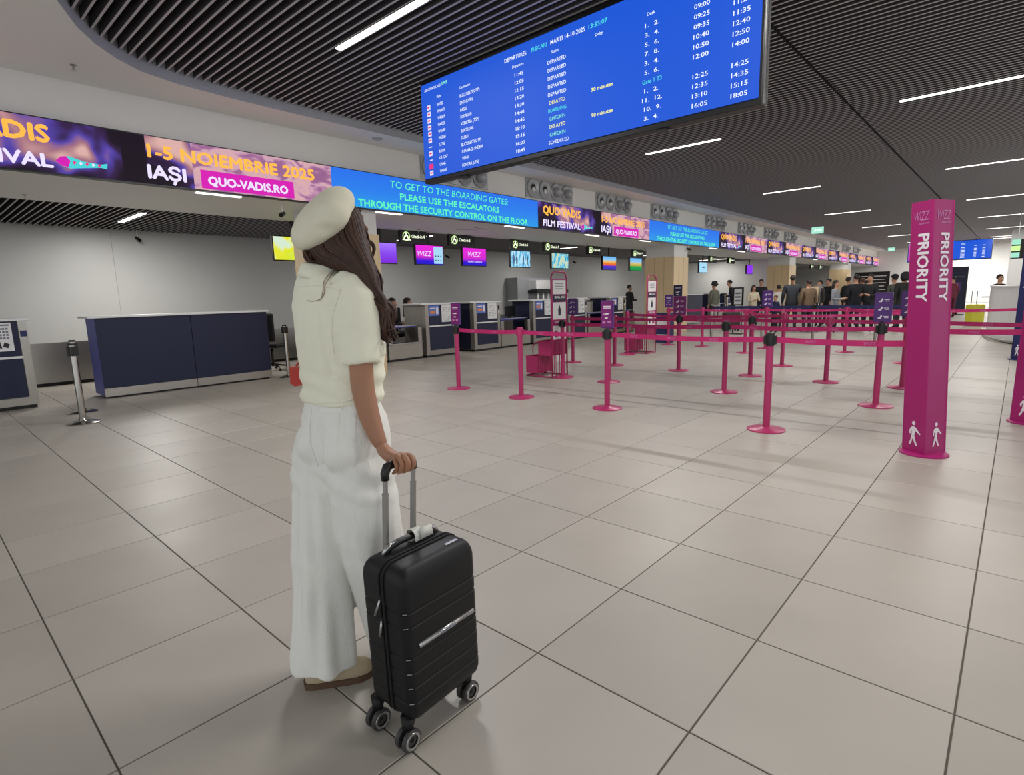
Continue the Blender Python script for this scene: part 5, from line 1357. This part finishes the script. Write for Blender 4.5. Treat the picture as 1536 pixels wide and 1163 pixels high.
# curled ends and a flicked lock
for k in range(26):
    t = rnd.random(); px, py, v = hair_pt(t, .93, rnd.choice((1, .5, -.5))); pts = []
    for i in range(12):
        a = i/11; pts.append(wp(px+10*a+5*math.sin(4*a+t*3), py+22*a-9*a*a*(1+t)+3*math.cos(5*a+t), v+.012*math.sin(5*a+t*5)))
    hm_.tube(pts, [.0036*(1-.7*i/11) for i in range(12)], 'hair', 5)
for k in range(22):
    o_ = rnd.uniform(-3, 3); pts = []
    for i in range(12):
        a = i/11; pts.append(wp(540+o_*.6+20*a-5*a*a+2*math.sin(3*a), 330+o_+42*a+ (10*a if o_ > 0 else 0)-3*math.sin(3*a), -.01+.01*math.sin(k+3*a)))
    hm_.tube(pts, [.0036*(1-.75*i/11) for i in range(12)], 'hair', 5)
for path, rad, nn_, vv in (([(536, 322), (544, 342), (550, 358), (559, 366), (561, 375), (557, 388)], .007, 12, -.0),
        ([(543, 352), (552, 388), (566, 414), (567, 434), (569, 447), (583, 456), (590, 470), (587, 488), (592, 502), (598, 506)], .012, 26, -.075),
        ([(536, 372), (550, 408), (559, 436), (566, 452), (578, 466), (574, 486), (580, 504), (590, 513)], .013, 26, -.10),
        ([(528, 385), (544, 418), (555, 444), (562, 464), (571, 480), (569, 496), (576, 509), (586, 515)], .012, 24, -.09),
        ([(549, 360), (560, 398), (570, 424), (562, 442), (574, 460), (585, 478), (581, 496), (585, 510)], .009, 18, -.06),
        ([(462, 366), (460, 380), (463, 391), (472, 391)], .010, 16, -.075)):
    for k in range(nn_):
        a0 = rnd.uniform(0, 2*PI); rr0 = rad*math.sqrt(rnd.random()); sp_ = rnd.uniform(1.5, 4); e0 = rnd.uniform(.86, 1.0); pts = []
        for i in range(22):
            q_ = i/21*e0; px, py = poly(path, q_); ta = rr0*(.55+.6*math.sin(PI*min(1, q_*1.1)))
            pts.append(wp(px, py, vv*min(1, .4+q_*1.5))+rh*(ta*math.cos(a0+sp_*q_))+fh*(ta*math.sin(a0+sp_*q_)*.9))
        hm_.tube(pts, [.0036*(1 if i < 14 else 1-.7*(i-14)/8) for i in range(22)], 'hair', 5)
# solid underlay so no light shows through
und = MB()
for sgn in (1,):
    rings = []
    for i in range(24):
        s_ = i/23*.97; ring = []
        for j in range(20):
            a = 2*PI*j/20; t = .5-.5*math.cos(a)*.9; px, py, v = hair_pt(t, s_, 1)
            l_, r_ = hair_pt(0, s_, 0)[2], 0
            v = l_-(l_-hair_pt(.5, s_, 1)[2])*math.sin(a)*.5
            ring.append(wp(px, py, v))
        rings.append(ring)
    und.loft(rings, 'hair')
hair_o = hm_.build('hair', woman, True); und.build('hair_underlay', hair_o, True)
# thin strands lying on the back of the shirt
stq = MB()
for pts in ([(503, 404), (495, 416), (488, 428), (487, 440), (482, 448), (470, 452), (462, 451)], [(500, 404), (492, 414), (486, 424), (485, 436), (483, 447)]):
    Q = [on_mesh(bs_, *poly(pts, i/20), .002) for i in range(21)]; Q = [q_ for q_ in Q if q_ is not None]
    if len(Q) > 3: stq.tube(Q, .0011, cmat('#9a8468', 'hair'), 5)
if stq.v: stq.build('loose_strand', hair_o, True)

# red bag held under her left arm
rb = thing('red_bag', 'small red bag showing below the woman\'s left sleeve', 'bag', P0+wp(449, 577, .17))
part('bag_body', rb, lambda m: m.prism([tuple(q_) for q_ in ((-.015, .012), (.0, .0), (.06, .01), (.07, .065), (-.012, .072))], .03, 'red', fh*-.015, rh, YW))
part('strap', rb, lambda m: m.tube([rh*-.005+zh*.07, rh*.02+zh*.10, rh*.05+zh*.065], .004, 'red', 6), True)

# ================================================================ HER SUITCASE
c_ang = math.radians(3.5)
CX = Vector((math.cos(c_ang), math.sin(c_ang), 0)); CY = Vector((-math.sin(c_ang), math.cos(c_ang), 0))
case = thing('suitcase', 'black ribbed hard-shell cabin suitcase held by the woman in white', 'suitcase', (1.006, 1.312, 0), c_ang)
hw, ht = .152, .098
def rrect(a, b_, r, z, n=6, dx=0):
    out = []
    for qx, qy, s_ in ((1, 1, 0), (-1, 1, 1), (-1, -1, 2), (1, -1, 3)):
        for i in range(n+1):
            t = PI/2*(s_+i/n); out.append(Vector((qx*(a-r)+r*math.cos(t)+dx, qy*(b_-r)+r*math.sin(t), z)))
    return out
zt, zb = .578, .095
groove = [.165, .215, .262, .309, .407, .452]
prof = [(zb, .030), (zb+.006, .016), (zb+.018, .006), (zb+.035, .001), (zb+.05, 0)]
for g in groove: prof += [(g-.006, 0), (g-.003, .0032), (g+.003, .0032), (g+.006, 0)]
prof += [(zt-.050, .0), (zt-.032, .003), (zt-.018, .009), (zt-.007, .018), (zt-.001, .030), (zt, .045)]
lean = lambda z: -.010*(z-.1)/.45
part('shell', case, lambda m: m.loft([rrect(hw-i, ht-i*.9, max(.010, .026-i*.3), z, 6, lean(z)) for z, i in prof], 'case'), 'auto')
def zipband(m):
    for y in (-.012, .004):
        P = []
        R_ = .045
        for (cx, cz, a0) in ((hw-R_, zt-R_, 0), (-hw+R_, zt-R_, 1), (-hw+R_, zb+R_, 2), (hw-R_, zb+R_, 3)):
            for i in range(7):
                t = PI/2*(a0+i/6); z = cz+(R_+.0025)*math.sin(t); P.append(Vector((cx+(R_+.0025)*math.cos(t)+lean(z), y, z)))
        P.append(P[0]); 
        m.tube(P, .0042, 'case_zip', 6, False)
part('zip_band', case, zipband, True)
part('shell_seam', case, lambda m: m.loft([[Vector((x*(1.0)+lean(z), y, z)) for x, z in [((hw-.045+.046*math.cos(t))*sx if True else 0, 0) for sx, t in ()] or [((hw-.045+.0455*math.cos(PI/2*(q_/6)+0)), zt-.045+.0455*math.sin(PI/2*q_/6)) for q_ in range(7)]+[(-(hw-.045+.0455*math.cos(PI/2*((6-q_)/6))), zt-.045+.0455*math.sin(PI/2*(6-q_)/6)) for q_ in range(7)]+[(-(hw-.045+.0455*math.cos(PI/2*(q_/6))), zb+.045-.0455*math.sin(PI/2*q_/6)) for q_ in range(7)]+[((hw-.045+.0455*math.cos(PI/2*((6-q_)/6))), zb+.045-.0455*math.sin(PI/2*(6-q_)/6)) for q_ in range(7)]] for y in (-.016, .008)], 'case_zip'))
part('front_bar', case, lambda m: m.tube([(-.112, -ht+.001, .338), (.118, -ht+.001, .338)], .0085, 'silver', 10), True)
part('emblem', case, lambda m: m.box(-.03, .03, -ht-.0085, -ht-.0065, .3345, .3415, 'print_grey'))
for z in groove: 
    part('rivet', case, lambda m: m.tube([(-hw+.003+lean(z), -ht+.012, z), (-hw+.012+lean(z), -ht+.003, z)], .0018, 'tube', 6), True)
part('badge', case, lambda m: m.box(.045, .098, -.065, -.053, zt-.001, zt+.0025, 'silver', .002))
# corner caps at the lower corners
part('bottom_plate', case, lambda m: m.box(-.11, .11, -.07, .07, zb-.012, zb+.004, 'case_zip', .004))
# twin wheels
for a in (-1, 1):
    for b_ in (-1, 1):
        cxx, cyy = (.113 if a > 0 else -.136), (.084 if b_ > 0 else -.058)
        hs_ = part('wheel_fork', case, lambda m: (m.tube([(cxx*1.0, cyy, .105), (cxx+a*.006, cyy, .06)], [.024, .014], 'case', 14), m.tube([(cxx-.0+a*.006, cyy-.018, .036), (cxx+a*.006, cyy+.018, .036)], .008, 'case', 10)), True)
        for s_ in (-1, 1):
            w = part('wheel', case, lambda m: m.lathe([(.020, -.0075), (.031, -.0075), (.0345, -.004), (.0345, .004), (.031, .0075), (.020, .0075), (.018, .003), (.001, .003), (.001, -.003), (.018, -.003)], 'tyre', 26, (cxx+a*.006, cyy+s_*.015, .0345), (math.sin(.5), -math.cos(.5), 0) if False else (0, 1, 0), False), 'auto')
            part('rim', w, lambda m: m.lathe([(.0195, .0078), (.0265, .0088), (.0275, .0070), (.019, .0062)], 'silver', 26, (cxx+a*.006, cyy+s_*.015, .0345), (0, s_, 0), False), 'auto')
# telescopic handle, leaning a little to the right as it is pulled
inv = Matrix.Rotation(-c_ang, 3, 'Z')
def toC(p): return inv @ (p-Vector((1.006, 1.312, 0)))
tl0, tr0 = on_y(579, 830, 1.372), on_y(619.5, 806, 1.385)
tl1, tr1 = on_y(577.8, 720, 1.372), on_y(619.7, 702, 1.385)
A_, B_, C_, D_ = toC(tl0), toC(tr0), toC(tl1), toC(tr1)
for p, q_ in ((A_, C_), (B_, D_)):
    mid = p.lerp(q_, .80)
    part('outer_tube', case, lambda m: m.tube([p-(q_-p)*.05, mid], .0098, 'tube', 14), 'auto'); part('inner_tube', case, lambda m: m.tube([mid, q_], .0078, 'tube', 14), 'auto')
    part('tube_collar', case, lambda m: m.tube([mid-(q_-p)*.01, mid+(q_-p)*.012], .0108, 'tube', 14), 'auto')
g0 = toC(on_y(577.6, 700, 1.372)); g1 = toC(on_y(620.3, 688, 1.385))
up = Vector((0, 0, 1))
gp = [C_-up*.002, C_+up*.018, g0-up*.004+(g1-g0)*.06, g0+(g1-g0)*.2, g0+(g1-g0)*.5, g0+(g1-g0)*.8+up*.002, g1-(g1-g0)*.06+up*.0, D_+up*.018, D_-up*.002]
part('grip', case, lambda m: m.tube(gp, [.0125, .0135, .0145, .0138, .0125, .0125, .0125, .0125, .0115], 'black', 14), True)
# top carry handle with a white airline tag
ch_ = part('carry_handle', case, lambda m: m.tube([(-.10, .045, zt-.004), (-.085, .045, zt+.014), (-.05, .045, zt+.020), (.04, .045, zt+.020), (.085, .045, zt+.014), (.10, .045, zt-.004)], .0105, 'black', 12), True)
part('end_cap', case, lambda m: m.tube([(-.112, .045, zt-.001), (-.095, .045, zt+.016), (-.060, .045, zt+.0245)], [.006, .0085, .006], 'silver', 10), True)
part('end_cap', case, lambda m: m.tube([(.112, .045, zt-.001), (.095, .045, zt+.016), (.070, .045, zt+.0245)], [.006, .0085, .006], 'silver', 10), True)
tg = MB()
rg_ = [[Vector((x, .045+.019*math.cos(a*PI/9)*1.1-(.006 if 10 < a < 16 else 0), zt+.020+.021*math.sin(a*PI/9))) for a in range(18)] for x in (.0, .028, .034)]
tg.loft(rg_, 'tag_white', False); tg.prism([(0, -.012), (.05, -.012), (.052, .018), (0, .02)], .0015, 'tag_white', (.02, .022, zt+.022), (1, 0, 0), (0, .3, 1)); tgo = tg.build('luggage_tag', case, True)
# zip pullers on the left side
for z0, dz, dy in ((.475, -.055, .02), (.408, -.050, .006)):
    part('zip_puller', case, lambda m: (m.tube([(-hw-.006+lean(z0), .0, z0), (-hw-.010+lean(z0), dy, z0+dz)], [.0035, .005], 'silver', 8), m.box(-hw-.008+lean(z0), -hw+.002, -.008, .006, z0-.004, z0+.010, 'case_zip', .002)), True)
